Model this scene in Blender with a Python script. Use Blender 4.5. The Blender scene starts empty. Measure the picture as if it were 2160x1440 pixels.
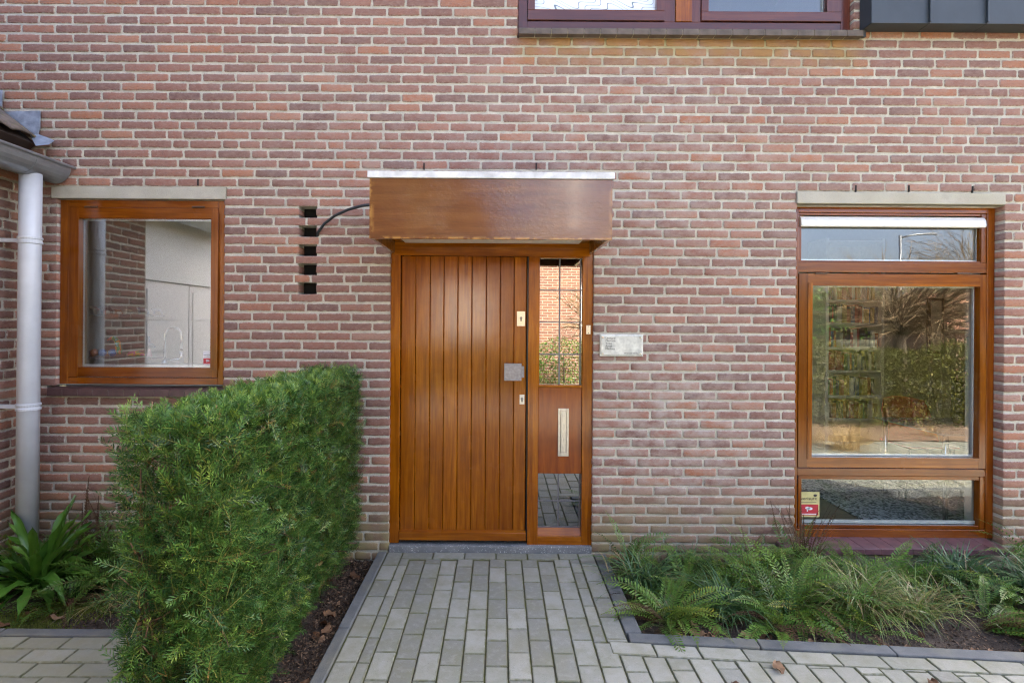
import bpy, math, random
import numpy as np
from mathutils import Vector, Matrix
R = math.radians
rnd = random.Random(7)
rng = np.random.default_rng(11)
SC = bpy.context.scene
COL = SC.collection
CAM_Y, CAM_Z, FPX, ROLL = -3.887, 1.56, 1205.0, R(0.40)
CS, SN = math.cos(ROLL), math.sin(ROLL)

def at(px, py, yd=0.0):
    """point on the plane yd behind the facade that the surveyed pixel lies on"""
    s = FPX / (yd - CAM_Y)
    dx, dy = px - 1053.0, py - 680.0
    return (dx * CS + dy * SN) / s, CAM_Z - (dy * CS - dx * SN) / s

def rect(px0, py0, px1, py1, yd=0.0):
    s = FPX / (yd - CAM_Y)
    x, z = at((px0 + px1) / 2, (py0 + py1) / 2, yd)
    w, h = abs(px1 - px0) / s / 2, abs(py1 - py0) / s / 2
    return x - w, x + w, z - h, z + h

class MB:
    def __init__(self):
        self.v, self.f, self.m, self.t = [], [], [], []
    def add(self, vs, fs, mi=0, t=(0.5, 0.5, 0.0)):
        n = len(self.v)
        self.v += [tuple(p) for p in vs]
        self.t += [t] * len(vs)
        for f in fs:
            self.f.append(tuple(i + n for i in f)); self.m.append(mi)
    def box(self, x0, x1, y0, y1, z0, z1, mi=0, t=None):
        if t is None: t = (rnd.random(), rnd.random(), 0.0)
        x0, x1 = min(x0, x1), max(x0, x1); y0, y1 = min(y0, y1), max(y0, y1); z0, z1 = min(z0, z1), max(z0, z1)
        self.add([(x0,y0,z0),(x1,y0,z0),(x1,y1,z0),(x0,y1,z0),(x0,y0,z1),(x1,y0,z1),(x1,y1,z1),(x0,y1,z1)],
                 [(0,3,2,1),(4,5,6,7),(0,1,5,4),(1,2,6,5),(2,3,7,6),(3,0,4,7)], mi, t)
    def quad(self, a, b, c, d, mi=0, t=(0.5,0.5,0)):
        self.add([a, b, c, d], [(0,1,2,3)], mi, t)
    def prism(self, pts, fn, a0, a1, mi=0, t=None):
        """2-D outline pts (counter-clockwise) swept from a0 to a1; fn(u, v, a) -> xyz"""
        if t is None: t = (rnd.random(), rnd.random(), 0.0)
        n = len(pts)
        vs = [fn(u, v, a0) for u, v in pts] + [fn(u, v, a1) for u, v in pts]
        fs = [tuple(range(n))[::-1], tuple(range(n, 2*n))]
        fs += [(i, (i+1) % n, n + (i+1) % n, n + i) for i in range(n)]
        self.add(vs, fs, mi, t)
    def tube(self, pts, r, n=8, mi=0, t=(0.5,0.5,0), caps=True):
        pts = [Vector(p) for p in pts]
        k = len(pts)
        rs = r if isinstance(r, (list, tuple)) else [r] * k
        rings, up = [], None
        for i, p in enumerate(pts):
            d = (pts[min(i+1, k-1)] - pts[max(i-1, 0)]).normalized()
            if up is None:
                up = d.orthogonal().normalized()
            up = (up - d * up.dot(d)).normalized()
            b = d.cross(up)
            rings.append([p + (up * math.cos(2*math.pi*j/n) + b * math.sin(2*math.pi*j/n)) * rs[i] for j in range(n)])
        vs = [q for ring in rings for q in ring]
        fs = [(i*n+j, i*n+(j+1) % n, (i+1)*n+(j+1) % n, (i+1)*n+j) for i in range(k-1) for j in range(n)]
        if caps:
            fs += [tuple(range(n))[::-1], tuple(range((k-1)*n, k*n))]
        self.add(vs, fs, mi, t)
    def lathe(self, prof, c, n=20, mi=0, t=(0.5,0.5,0), fn=None):
        """prof: (radius, height) pairs about the vertical axis at c"""
        vs = []
        for r, h in prof:
            for j in range(n):
                a = 2*math.pi*j/n
                p = (r*math.cos(a), r*math.sin(a), h)
                if fn: p = fn(p)
                vs.append((c[0]+p[0], c[1]+p[1], c[2]+p[2]))
        k = len(prof)
        fs = [(i*n+j, i*n+(j+1) % n, (i+1)*n+(j+1) % n, (i+1)*n+j) for i in range(k-1) for j in range(n)]
        fs += [tuple(range(n))[::-1], tuple(range((k-1)*n, k*n))]
        self.add(vs, fs, mi, t)
    def build(self, name, mats, parent=None, bevel=0.0, smooth=False, seg=2):
        me = bpy.data.meshes.new(name)
        me.from_pydata(self.v, [], self.f)
        for m in (mats if isinstance(mats, (list, tuple)) else [mats]): me.materials.append(m)
        me.polygons.foreach_set('material_index', self.m)
        if smooth: me.polygons.foreach_set('use_smooth', [True] * len(self.f))
        at_ = me.attributes.new('tint', 'FLOAT_COLOR', 'POINT')
        at_.data.foreach_set('color', np.array([(a, b, c, 1.0) for a, b, c in self.t], 'f').ravel())
        me.update()
        return link(name, me, parent, bevel, seg)

def link(name, me, parent=None, bevel=0.0, seg=2):
    o = bpy.data.objects.new(name, me); COL.objects.link(o)
    if parent: o.parent = parent; o.matrix_parent_inverse = parent.matrix_basis.inverted()
    if bevel:
        b = o.modifiers.new('edge', 'BEVEL'); b.width = bevel; b.segments = seg; b.limit_method = 'ANGLE'; b.angle_limit = R(40)
    return o

class QB:
    """large quad-only meshes from numpy blocks"""
    def __init__(self): self.V, self.Q, self.T, self.M, self.n = [], [], [], [], 0
    def add(self, V, Q, T, mi=0):
        V = np.asarray(V, 'f').reshape(-1, 3); Q = np.asarray(Q, 'i').reshape(-1, 4)
        T = np.asarray(T, 'f'); T = np.broadcast_to(T, (len(V), 3)) if T.ndim == 1 else T.reshape(-1, 3)
        self.V.append(V); self.Q.append(Q + self.n); self.T.append(T); self.M.append(np.full(len(Q), mi, 'i')); self.n += len(V)
    def build(self, name, mats, parent=None, smooth=False):
        V, Q, T, M = map(np.concatenate, (self.V, self.Q, self.T, self.M))
        me = bpy.data.meshes.new(name)
        me.vertices.add(len(V)); me.vertices.foreach_set('co', V.astype('f').ravel())
        me.loops.add(4*len(Q)); me.loops.foreach_set('vertex_index', Q.astype('i').ravel())
        me.polygons.add(len(Q)); me.polygons.foreach_set('loop_start', np.arange(0, 4*len(Q), 4, dtype='i'))
        for m in (mats if isinstance(mats, (list, tuple)) else [mats]): me.materials.append(m)
        me.polygons.foreach_set('material_index', M)
        if smooth: me.polygons.foreach_set('use_smooth', np.ones(len(Q), bool))
        me.update(calc_edges=True)
        a = me.attributes.new('tint', 'FLOAT_COLOR', 'POINT')
        a.data.foreach_set('color', np.concatenate([T, np.ones((len(T), 1), 'f')], 1).astype('f').ravel())
        return link(name, me, parent)

def tag(o, label=None, cat=None, group=None, kind=None):
    if label: o['label'] = label
    if cat: o['category'] = cat
    if group: o['group'] = group
    if kind: o['kind'] = kind
    return o
def empty(name, loc=(0,0,0), label=None, cat=None, group=None, parent=None):
    o = bpy.data.objects.new(name, None); COL.objects.link(o); o.location = loc; o.empty_display_size = 0.1
    bpy.context.view_layer.update() if False else None
    if parent: o.parent = parent
    return tag(o, label, cat, group)
def unit(a): return a / np.maximum(np.linalg.norm(a, axis=-1, keepdims=True), 1e-9)

# ---------------------------------------------------------------- materials
class NT:
    def __init__(self, name):
        self.mat = bpy.data.materials.new(name); self.mat.use_nodes = True
        self.t = self.mat.node_tree; self.t.nodes.clear()
        self.out = self.n('ShaderNodeOutputMaterial')
    def n(self, ty, ins=None, **kw):
        nd = self.t.nodes.new(ty)
        for k, v in kw.items(): setattr(nd, k, v)
        for k, v in (ins or {}).items(): self.set(nd, k, v)
        return nd
    def set(self, nd, k, v):
        s = nd.inputs[k]
        if hasattr(v, 'bl_idname') and hasattr(v, 'outputs'): v = v.outputs[0]
        if isinstance(v, bpy.types.NodeSocket): self.t.links.new(v, s)
        else: s.default_value = v
    def noise(self, vec, scale, detail=4, rough=0.55, dist=0.0):
        return self.n('ShaderNodeTexNoise', {'Vector': vec, 'Scale': scale, 'Detail': detail, 'Roughness': rough, 'Distortion': dist})
    def ramp(self, fac, stops, interp='LINEAR'):
        nd = self.n('ShaderNodeValToRGB', {'Fac': fac}); cr = nd.color_ramp; cr.interpolation = interp
        while len(cr.elements) < len(stops): cr.elements.new(0.5)
        for e, (p, c) in zip(cr.elements, stops):
            e.position = p; e.color = (*c, 1) if len(c) == 3 else c
        return nd
    def mix(self, fac, a, b, mode='MIX'):
        nd = self.n('ShaderNodeMix', data_type='RGBA', blend_type=mode)
        self.set(nd, 0, fac); self.set(nd, 6, a if not isinstance(a, tuple) else (*a[:3], 1)); self.set(nd, 7, b if not isinstance(b, tuple) else (*b[:3], 1))
        return nd.outputs[2]
    def math(self, op, a, b=0.0, clamp=False):
        nd = self.n('ShaderNodeMath', operation=op, use_clamp=clamp); self.set(nd, 0, a); self.set(nd, 1, b); return nd.outputs[0]
    def maprange(self, v, a, b, c=0.0, d=1.0):
        return self.n('ShaderNodeMapRange', {'Value': v, 'From Min': a, 'From Max': b, 'To Min': c, 'To Max': d}).outputs[0]
    def obj(self): return self.n('ShaderNodeTexCoord').outputs['Object']
    def mapping(self, vec, scale=(1,1,1), rot=(0,0,0), loc=(0,0,0)):
        return self.n('ShaderNodeMapping', {'Vector': vec, 'Scale': scale, 'Rotation': rot, 'Location': loc}).outputs[0]
    def tint(self):
        a = self.n('ShaderNodeAttribute', attribute_name='tint')
        s = self.n('ShaderNodeSeparateColor', {'Color': a.outputs['Color']})
        return s.outputs[0], s.outputs[1], s.outputs[2]
    def bump(self, h, strength=0.3, dist=0.002):
        return self.n('ShaderNodeBump', {'Height': h, 'Strength': strength, 'Distance': dist}).outputs[0]
    def pbr(self, color, rough=0.6, bump=None, **kw):
        p = self.n('ShaderNodeBsdfPrincipled', {'Base Color': (*color, 1) if isinstance(color, tuple) and len(color) == 3 else color, 'Roughness': rough})
        for k, v in kw.items(): self.set(p, k.replace('_', ' '), v)
        if bump is not None: self.set(p, 'Normal', bump)
        self.t.links.new(p.outputs[0], self.out.inputs[0]); return self.mat
    def surf(self, sh):
        self.t.links.new(sh.outputs[0], self.out.inputs[0]); return self.mat

def plain(name, c, rough=0.6, metal=0.0, var=0.12, scale=25, bump=0.15, **kw):
    k = NT(name); o = k.obj(); n = k.noise(o, scale, 5)
    col = k.mix(k.maprange(n, 0.3, 0.7), tuple(x*(1-var) for x in c), tuple(min(1, x*(1+var)) for x in c))
    return k.pbr(col, rough, k.bump(k.noise(o, scale*8, 3), bump, 0.001), Metallic=metal, **kw)

def under_sill(k, o, c, stain):
    """algae and rust wash below the upper sill"""
    sp = k.n('ShaderNodeSeparateXYZ', {'Vector': o}); x, z = sp.outputs[0], sp.outputs[2]
    fz = k.math('MULTIPLY', k.maprange(z, 3.25, 3.40), k.maprange(z, 3.62, 3.52), True)
    fx = k.math('MULTIPLY', k.maprange(x, 0.05, 0.2), k.maprange(x, 2.55, 2.35), True)
    return k.mix(k.math('MULTIPLY', k.math('MULTIPLY', fz, fx), k.maprange(k.noise(o, 6, 4), 0.3, 0.6, 0.15, 0.8), True), c, stain)
def m_brick():
    k = NT('brick'); o = k.obj(); r, g, b = k.tint()
    base = k.ramp(r, [(0.0,(0.140,0.074,0.060)),(0.15,(0.180,0.088,0.066)),(0.45,(0.225,0.102,0.072)),(0.8,(0.265,0.120,0.082)),(0.93,(0.340,0.135,0.066)),(1.0,(0.32,0.190,0.140))])
    n1 = k.noise(k.mapping(o, (1, 1, 2.2)), 26, 6, 0.65)
    c = k.mix(k.maprange(n1, 0.42, 0.75, 0, 0.75), base, (0.290, 0.195, 0.148))
    n2 = k.noise(k.mapping(o, (1, 1, 3)), 42, 5, 0.6)
    c = k.mix(k.maprange(n2, 0.5, 0.78, 0, 0.7), c, (0.115, 0.058, 0.055))
    n3 = k.noise(o, 1.1, 4, 0.5)
    c = k.mix(k.maprange(n3, 0.50, 0.72, 0, 0.35), c, (0.27, 0.175, 0.135))
    sp = k.noise(o, 230, 2, 0.5)
    c = k.mix(k.maprange(sp, 0.66, 0.74, 0, 0.55), c, (0.5, 0.42, 0.36))
    for cx, cz, rad, amt in ((1.15, 0.80, 1.00, 0.95), (1.0, 2.75, 1.5, 0.60), (-0.9, 2.75, 1.3, 0.25), (2.9, 2.6, 1.2, 0.3)):
        d = k.n('ShaderNodeVectorMath', {0: k.mapping(o, (1, 0, 1)), 1: (cx, 0, cz)}, operation='DISTANCE').outputs['Value']
        veil = k.math('MULTIPLY', k.maprange(d, rad, rad*0.25), k.maprange(k.noise(k.mapping(o, (1, 1, 1.6)), 7.5, 6, 0.65), 0.40, 0.62), True)
        c = k.mix(k.math('MULTIPLY', veil, amt), c, (0.38, 0.305, 0.255))
    smear = k.math('MULTIPLY', b, k.maprange(k.noise(o, 55, 4, 0.65), 0.44, 0.60), True)
    c = k.mix(k.math('MULTIPLY', smear, 0.85), c, (0.47, 0.435, 0.375))
    z = k.n('ShaderNodeSeparateXYZ', {'Vector': o}).outputs[2]
    low = k.math('MULTIPLY', k.maprange(z, 0.50, 0.05), k.maprange(k.noise(o, 4, 5), 0.30, 0.58), True)
    c = k.mix(k.math('MULTIPLY', low, 0.95), c, (0.215, 0.180, 0.080))
    h = k.math('ADD', k.math('MULTIPLY', n2, 0.5), k.math('MULTIPLY', k.noise(o, 130, 4, 0.7), 0.6))
    c = under_sill(k, o, c, (0.30, 0.165, 0.045))
    return k.pbr(c, 0.88, k.bump(h, 0.75, 0.004))
def m_mortar():
    k = NT('mortar'); o = k.obj(); n = k.noise(o, 14, 6, 0.6); f = k.noise(o, 190, 3, 0.7)
    c = k.ramp(n, [(0.3,(0.40,0.375,0.295)),(0.55,(0.53,0.50,0.400)),(0.75,(0.64,0.61,0.50))])
    c = k.mix(k.maprange(f, 0.55, 0.75, 0, 0.5), c, (0.27, 0.245, 0.21))
    big = k.noise(o, 1.3, 3)
    c = k.mix(k.maprange(big, 0.5, 0.75, 0, 0.4), c, (0.33, 0.31, 0.28))
    z = k.n('ShaderNodeSeparateXYZ', {'Vector': o}).outputs[2]
    low = k.math('MULTIPLY', k.maprange(z, 0.35, -0.05), k.maprange(k.noise(o, 5, 4), 0.30, 0.62), True)
    c = k.mix(k.math('MULTIPLY', low, 0.7), c, (0.27, 0.245, 0.13))
    c = under_sill(k, o, c, (0.36, 0.31, 0.14))
    return k.pbr(c, 0.95, k.bump(k.math('ADD', n, f), 0.9, 0.006))
def m_wood(name, sc, dark, mid, light, rough=0.24, coat=0.7, peel=0.16):
    k = NT(name); o = k.obj(); r, g, b = k.tint()
    off = k.n('ShaderNodeVectorMath', {0: o}, operation='ADD'); cb = k.n('ShaderNodeCombineXYZ', {'X': k.math('MULTIPLY', r, 7.0), 'Z': k.math('MULTIPLY', g, 9.0)})
    k.set(off, 1, cb); v = k.mapping(off.outputs[0], sc)
    n = k.noise(v, 1.6, 7, 0.62, 0.35); fine = k.noise(v, 7.0, 4, 0.6)
    fac = k.math('ADD', k.math('MULTIPLY', n, 0.75), k.math('MULTIPLY', fine, 0.25))
    c = k.ramp(fac, [(0.28, dark), (0.50, mid), (0.72, light)])
    c = k.mix(k.maprange(g, 0, 1, 0, 0.55), c, dark)
    blot = k.noise(o, 3.5, 3)
    c = k.mix(k.maprange(blot, 0.5, 0.75, 0, 0.4), c, dark)
    h = k.math('ADD', k.math('MULTIPLY', k.noise(o, 170, 2), 0.7), k.math('MULTIPLY', fine, 0.35))
    bp = k.bump(h, peel, 0.002)
    m = k.pbr(c, k.maprange(k.noise(o, 6, 3), 0.3, 0.7, rough*0.8, rough*1.3), bp, Coat_Weight=coat, Coat_Roughness=0.06, Coat_IOR=1.5, Coat_Normal=bp, Specular_IOR_Level=0.06)
    return m
W_D, W_M, W_L = (0.110,0.023,0.0008), (0.280,0.078,0.0018), (0.440,0.150,0.0050)
M = {}
M['brick'] = m_brick(); M['mortar'] = m_mortar()
M['wv'] = m_wood('varnished_wood_upright', (26, 26, 1.3), W_D, W_M, W_L)
M['wh'] = m_wood('varnished_wood_level', (1.3, 26, 26), W_D, W_M, W_L)
M['fascia'] = m_wood('weathered_varnished_board', (0.9, 14, 20), (0.075,0.026,0.006), (0.115,0.044,0.011), (0.165,0.070,0.018), 0.30, 1.0, 0.10)
def m_fascia():
    k = NT('worn_varnished_canopy_board'); o = k.obj()
    n = k.noise(k.mapping(o, (0.8, 8, 9)), 2.2, 7, 0.62, 0.3); blot = k.noise(o, 3.2, 5, 0.6); fine = k.noise(k.mapping(o, (3, 30, 60)), 3.0, 4)
    c = k.ramp(n, [(0.28, (0.085,0.024,0.003)), (0.5, (0.130,0.040,0.006)), (0.72, (0.175,0.060,0.010))])
    c = k.mix(k.maprange(blot, 0.45, 0.72, 0, 0.55), c, (0.185, 0.080, 0.015))
    c = k.mix(k.maprange(fine, 0.6, 0.75, 0, 0.4), c, (0.06, 0.022, 0.006))
    sp = k.n('ShaderNodeSeparateXYZ', {'Vector': o})
    ed = k.math('MAXIMUM', k.maprange(k.math('ABSOLUTE', k.math('ADD', sp.outputs[0], 0.0475)), 0.655, 0.683), k.maprange(sp.outputs[2], 2.043, 2.03))
    c = k.mix(k.math('MULTIPLY', ed, k.maprange(k.noise(o, 16, 4), 0.46, 0.56), True), c, (0.34, 0.165, 0.035))
    wr = k.noise(k.mapping(o, (1, 1, 1.8)), 38, 4, 0.6, 0.5)
    bp = k.bump(k.math('ADD', wr, k.math('MULTIPLY', fine, 0.4)), k.maprange(blot, 0.35, 0.65, 0.05, 0.32), 0.004)
    return k.pbr(c, 0.4, bp, Coat_Weight=1.0, Coat_IOR=1.52, Coat_Roughness=k.maprange(k.noise(o, 5, 4), 0.3, 0.7, 0.06, 0.22), Coat_Normal=bp, Specular_IOR_Level=0.2)
M['fascia'] = m_fascia()
FR_D, FR_M, FR_L = (0.085,0.017,0.0010), (0.215,0.055,0.0018), (0.360,0.112,0.0045)
M['fv'] = m_wood('window_frame_wood_upright', (26, 26, 1.3), FR_D, FR_M, FR_L, 0.22, 0.9)
M['fh'] = m_wood('window_frame_wood_level', (1.3, 26, 26), FR_D, FR_M, FR_L, 0.22, 0.9)
M['panelwood'] = m_wood('reddish_panel_wood', (14, 14, 1.6), (0.10,0.016,0.001), (0.215,0.045,0.0018), (0.30,0.075,0.004), 0.22, 0.9)
M['redwood_v'] = m_wood('red_varnished_wood_upright', (26, 26, 1.3), (0.065,0.018,0.012), (0.115,0.034,0.020), (0.165,0.055,0.026), 0.2, 0.9)
M['redwood_h'] = m_wood('red_varnished_wood_level', (1.3, 26, 26), (0.065,0.018,0.012), (0.115,0.034,0.020), (0.165,0.055,0.026), 0.2, 0.9)
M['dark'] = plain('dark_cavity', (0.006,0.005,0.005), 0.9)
M['sill_tile'] = plain('glazed_sill_tile', (0.135,0.066,0.070), 0.30, var=0.3, scale=18)
M['sill_brown'] = plain('brown_sill_tile', (0.075,0.038,0.036), 0.42, var=0.3, scale=18)
M['sill_dark'] = plain('weathered_sill_tile', (0.105,0.080,0.060), 0.7, var=0.4, scale=14)
M['zinc'] = plain('zinc', (0.27,0.29,0.31), 0.40, 0.7, var=0.15, scale=9)
M['zinc_dark'] = plain('anthracite_zinc', (0.034,0.042,0.048), 0.50, 0.15, var=0.14, scale=6)
M['zinc_pipe'] = plain('pale_zinc_pipe', (0.52,0.54,0.56), 0.5, 0.10, var=0.07, scale=8)
M['lead'] = plain('lead_sheet', (0.30,0.34,0.40), 0.42, 0.5, var=0.35, scale=16, bump=0.4)
M['white'] = plain('white_paint', (0.74,0.74,0.72), 0.35, var=0.06)
M['white_trim'] = plain('weathered_white_trim', (0.58,0.58,0.56), 0.5, var=0.28, scale=14)
M['offwhite'] = plain('white_plaster', (0.78,0.77,0.73), 0.8, var=0.03)
M['steel'] = plain('brushed_steel', (0.52,0.50,0.45), 0.35, 0.85, var=0.1, scale=40)
M['champagne'] = plain('champagne_metal', (0.62,0.56,0.42), 0.34, 0.7, var=0.06)
M['pewter'] = plain('pewter', (0.20,0.20,0.22), 0.40, 0.75, var=0.25, scale=60)
M['alu'] = plain('aluminium_spacer', (0.70,0.72,0.74), 0.4, 0.3)
M['rubber'] = plain('black_rubber', (0.018,0.022,0.024), 0.5)
M['black'] = plain('black_plastic', (0.012,0.012,0.013), 0.35)
M['chrome'] = plain('chrome', (0.62,0.63,0.65), 0.15, 1.0, var=0.03)
M['came'] = plain('lead_came', (0.13,0.13,0.14), 0.5, 0.5)
M['ink'] = plain('dark_lettering', (0.03,0.03,0.03), 0.6)
M['red_print'] = plain('red_print', (0.45,0.03,0.04), 0.5)
M['yellow_print'] = plain('yellow_print', (0.52,0.47,0.20), 0.5)
M['white_print'] = plain('white_print', (0.75,0.75,0.75), 0.5)
M['hinge'] = plain('brown_hinge', (0.10,0.055,0.03), 0.45, 0.4)

def m_concrete(name, a, b, moss=0.0, sc=9):
    k = NT(name); o = k.obj(); n = k.noise(o, sc, 7, 0.65); f = k.noise(o, 160, 3)
    c = k.mix(k.maprange(n, 0.3, 0.7), a, b)
    c = k.mix(k.maprange(f, 0.58, 0.72, 0, 0.4), c, tuple(x*0.55 for x in a))
    if moss: c = k.mix(k.maprange(k.noise(o, 4.5, 5), 0.45, 0.7, 0, moss), c, (0.16, 0.145, 0.06))
    return k.pbr(c, 0.92, k.bump(k.math('ADD', n, f), 0.6, 0.003))
M['concrete'] = m_concrete('pale_concrete', (0.33,0.305,0.24), (0.48,0.445,0.36), 0.40)
M['plinth'] = m_concrete('rough_plinth_render', (0.27,0.22,0.16), (0.40,0.34,0.26), 0.35)
M['kerb'] = m_concrete('dark_kerb', (0.080,0.088,0.090), (0.135,0.143,0.142), 0.3)
def m_terrazzo():
    k = NT('threshold_terrazzo'); o = k.obj()
    v = k.n('ShaderNodeTexVoronoi', {'Vector': o, 'Scale': 120.0}); w = k.noise(o, 70, 3)
    c = k.mix(k.maprange(k.noise(o, 8, 4), 0.3, 0.7), (0.11,0.12,0.125), (0.20,0.205,0.205))
    c = k.mix(k.math('MULTIPLY', k.maprange(v.outputs['Distance'], 0.34, 0.22), k.maprange(w, 0.45, 0.6), True), c, (0.62,0.62,0.60))
    return k.pbr(c, 0.55, k.bump(w, 0.2, 0.001))
M['terrazzo'] = m_terrazzo()
def m_paver():
    k = NT('grey_paver'); o = k.obj(); r, g, b = k.tint()
    c = k.ramp(r, [(0.0,(0.168,0.172,0.145)),(0.5,(0.228,0.234,0.198)),(1.0,(0.295,0.298,0.252))])
    n = k.noise(o, 7, 6, 0.65); f = k.noise(o, 210, 3, 0.6); m2 = k.noise(o, 26, 5, 0.6)
    c = k.mix(k.maprange(n, 0.42, 0.72, 0, 0.7), c, (0.165,0.168,0.100))
    c = k.mix(k.maprange(m2, 0.5, 0.75, 0, 0.45), c, (0.32,0.32,0.30))
    c = k.mix(k.maprange(f, 0.58, 0.70, 0, 0.5), c, (0.085,0.085,0.08))
    c = k.mix(k.maprange(k.noise(o, 150, 2), 0.68, 0.74, 0, 0.5), c, (0.42,0.42,0.40))
    xx = k.n('ShaderNodeSeparateXYZ', {'Vector': o}).outputs[0]
    c = k.mix(k.math('MULTIPLY', k.maprange(xx, -1.0, -1.6), k.maprange(n, 0.3, 0.6, 0.2, 0.7), True), c, (0.235,0.225,0.140))
    c = k.mix(k.maprange(k.noise(o, 1.7, 5), 0.48, 0.68, 0, 0.35), c, (0.24,0.225,0.165))
    ed = k.math('MULTIPLY', b, k.maprange(m2, 0.35, 0.6), True)
    c = k.mix(k.math('MULTIPLY', ed, 0.8), c, (0.110,0.115,0.045))
    return k.pbr(c, 0.9, k.bump(k.math('ADD', f, m2), 0.5, 0.003))
M['paver'] = m_paver()
def m_soil(name, a, b, moss=0.0):
    k = NT(name); o = k.obj(); n = k.noise(o, 18, 8, 0.7); f = k.noise(o, 120, 4, 0.7)
    c = k.mix(k.maprange(n, 0.3, 0.7), a, b)
    c = k.mix(k.maprange(f, 0.55, 0.72, 0, 0.6), c, (0.16,0.115,0.075))
    if moss: c = k.mix(k.maprange(k.noise(o, 6, 5), 0.40, 0.62, 0, moss), c, (0.10,0.115,0.02))
    return k.pbr(c, 0.97, k.bump(k.math('ADD', n, f), 1.0, 0.012))
M['soil'] = m_soil('garden_soil', (0.026,0.019,0.014), (0.070,0.050,0.035))
M['joint'] = m_soil('joint_sand', (0.060,0.054,0.034), (0.120,0.110,0.070), 0.9)
M['moss'] = m_soil('moss_green', (0.085,0.120,0.012), (0.17,0.19,0.02))
def m_leaf(name, stops, rough=0.42, trans=0.22, spec=0.5, dry=None, nsc=60):
    k = NT(name); o = k.obj(); r, g, b = k.tint()
    c = k.ramp(r, stops)
    n = k.noise(o, nsc, 3)
    c = k.mix(k.maprange(n, 0.3, 0.7, 0, 0.35), c, stops[0][1])
    if dry: c = k.mix(b, c, dry)
    p = k.n('ShaderNodeBsdfPrincipled', {'Base Color': c, 'Roughness': rough, 'Specular IOR Level': spec})
    tr = k.n('ShaderNodeBsdfTranslucent', {'Color': c})
    return k.surf(k.n('ShaderNodeMixShader', {0: trans, 1: p.outputs[0], 2: tr.outputs[0]}))
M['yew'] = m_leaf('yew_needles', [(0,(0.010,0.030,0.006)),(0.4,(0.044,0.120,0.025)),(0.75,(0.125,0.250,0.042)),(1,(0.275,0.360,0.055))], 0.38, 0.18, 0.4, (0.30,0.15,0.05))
M['fern'] = m_leaf('fern_leaf', [(0,(0.030,0.080,0.010)),(0.5,(0.105,0.220,0.030)),(0.85,(0.190,0.310,0.045)),(1,(0.34,0.33,0.04))], 0.45, 0.25, 0.4, (0.11,0.055,0.03))
M['dryfern'] = m_leaf('dry_fern', [(0,(0.045,0.024,0.014)),(1,(0.15,0.085,0.045))], 0.8, 0.1, 0.2)
M['sedge'] = m_leaf('sedge_blade', [(0,(0.032,0.088,0.036)),(0.5,(0.095,0.185,0.050)),(0.8,(0.200,0.280,0.050)),(1,(0.42,0.38,0.13))], 0.40, 0.2, 0.5, (0.30,0.22,0.11))
M['hart'] = m_leaf('strap_fern_leaf', [(0,(0.040,0.115,0.015)),(0.5,(0.085,0.210,0.026)),(1,(0.160,0.300,0.045))], 0.30, 0.25, 0.5, (0.16,0.10,0.03), 25)
M['deadleaf'] = m_leaf('dead_leaf', [(0,(0.085,0.042,0.020)),(0.5,(0.19,0.10,0.05)),(1,(0.34,0.22,0.13))], 0.7, 0.15, 0.3)
M['dark_needles'] = m_leaf('added_tree_dark_leaf', [(0,(0.008,0.013,0.005)),(1,(0.022,0.032,0.011))], 0.8, 0.1, 0.1)
M['bark'] = plain('orange_brown_bark', (0.135,0.075,0.034), 0.8, var=0.4, scale=50, bump=0.6)
M['grey_bark'] = plain('grey_brown_bark', (0.120,0.095,0.070), 0.9, var=0.3, scale=30, bump=0.6)
M['twig'] = plain('pale_brown_twig', (0.17,0.115,0.055), 0.8, var=0.3, scale=20)
M['laurel'] = m_leaf('laurel_leaf', [(0,(0.034,0.048,0.006)),(0.5,(0.092,0.100,0.011)),(1,(0.185,0.165,0.022))], 0.6, 0.25, 0.25)
M['straw'] = m_leaf('straw_grass', [(0,(0.30,0.20,0.07)),(1,(0.55,0.40,0.18))], 0.7, 0.2, 0.2)

def m_glass(name, tint=(1,1,1), r0=0.08):
    """clear pane: mirror share rises towards grazing the same way from both faces"""
    k = NT(name)
    t = k.n('ShaderNodeBsdfTransparent', {'Color': (*tint, 1)})
    wob = k.bump(k.noise(k.obj(), 3.0, 2), 0.02, 0.01)
    g = k.n('ShaderNodeBsdfGlossy', {'Color': (1,1,1,1), 'Roughness': 0.0, 'Normal': wob})
    ge = k.n('ShaderNodeNewGeometry'); d = k.n('ShaderNodeVectorMath', {0: ge.outputs['Incoming'], 1: ge.outputs['Normal']}, operation='DOT_PRODUCT')
    c = k.math('SUBTRACT', 1.0, k.math('ABSOLUTE', d.outputs['Value']), True)
    f = k.math('ADD', k.math('MULTIPLY', k.math('POWER', c, 5.0), 1.0 - r0), r0, True)
    return k.surf(k.n('ShaderNodeMixShader', {0: f, 1: t.outputs[0], 2: g.outputs[0]}))
M['glass'] = m_glass('window_glass', (0.94,0.96,0.94), 0.080)
M['glass_kitchen'] = m_glass('kitchen_glass', (0.94,0.96,0.94), 0.19)
M['glass_dark'] = m_glass('leaded_glass', (0.30,0.30,0.30), 0.33)
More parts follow.
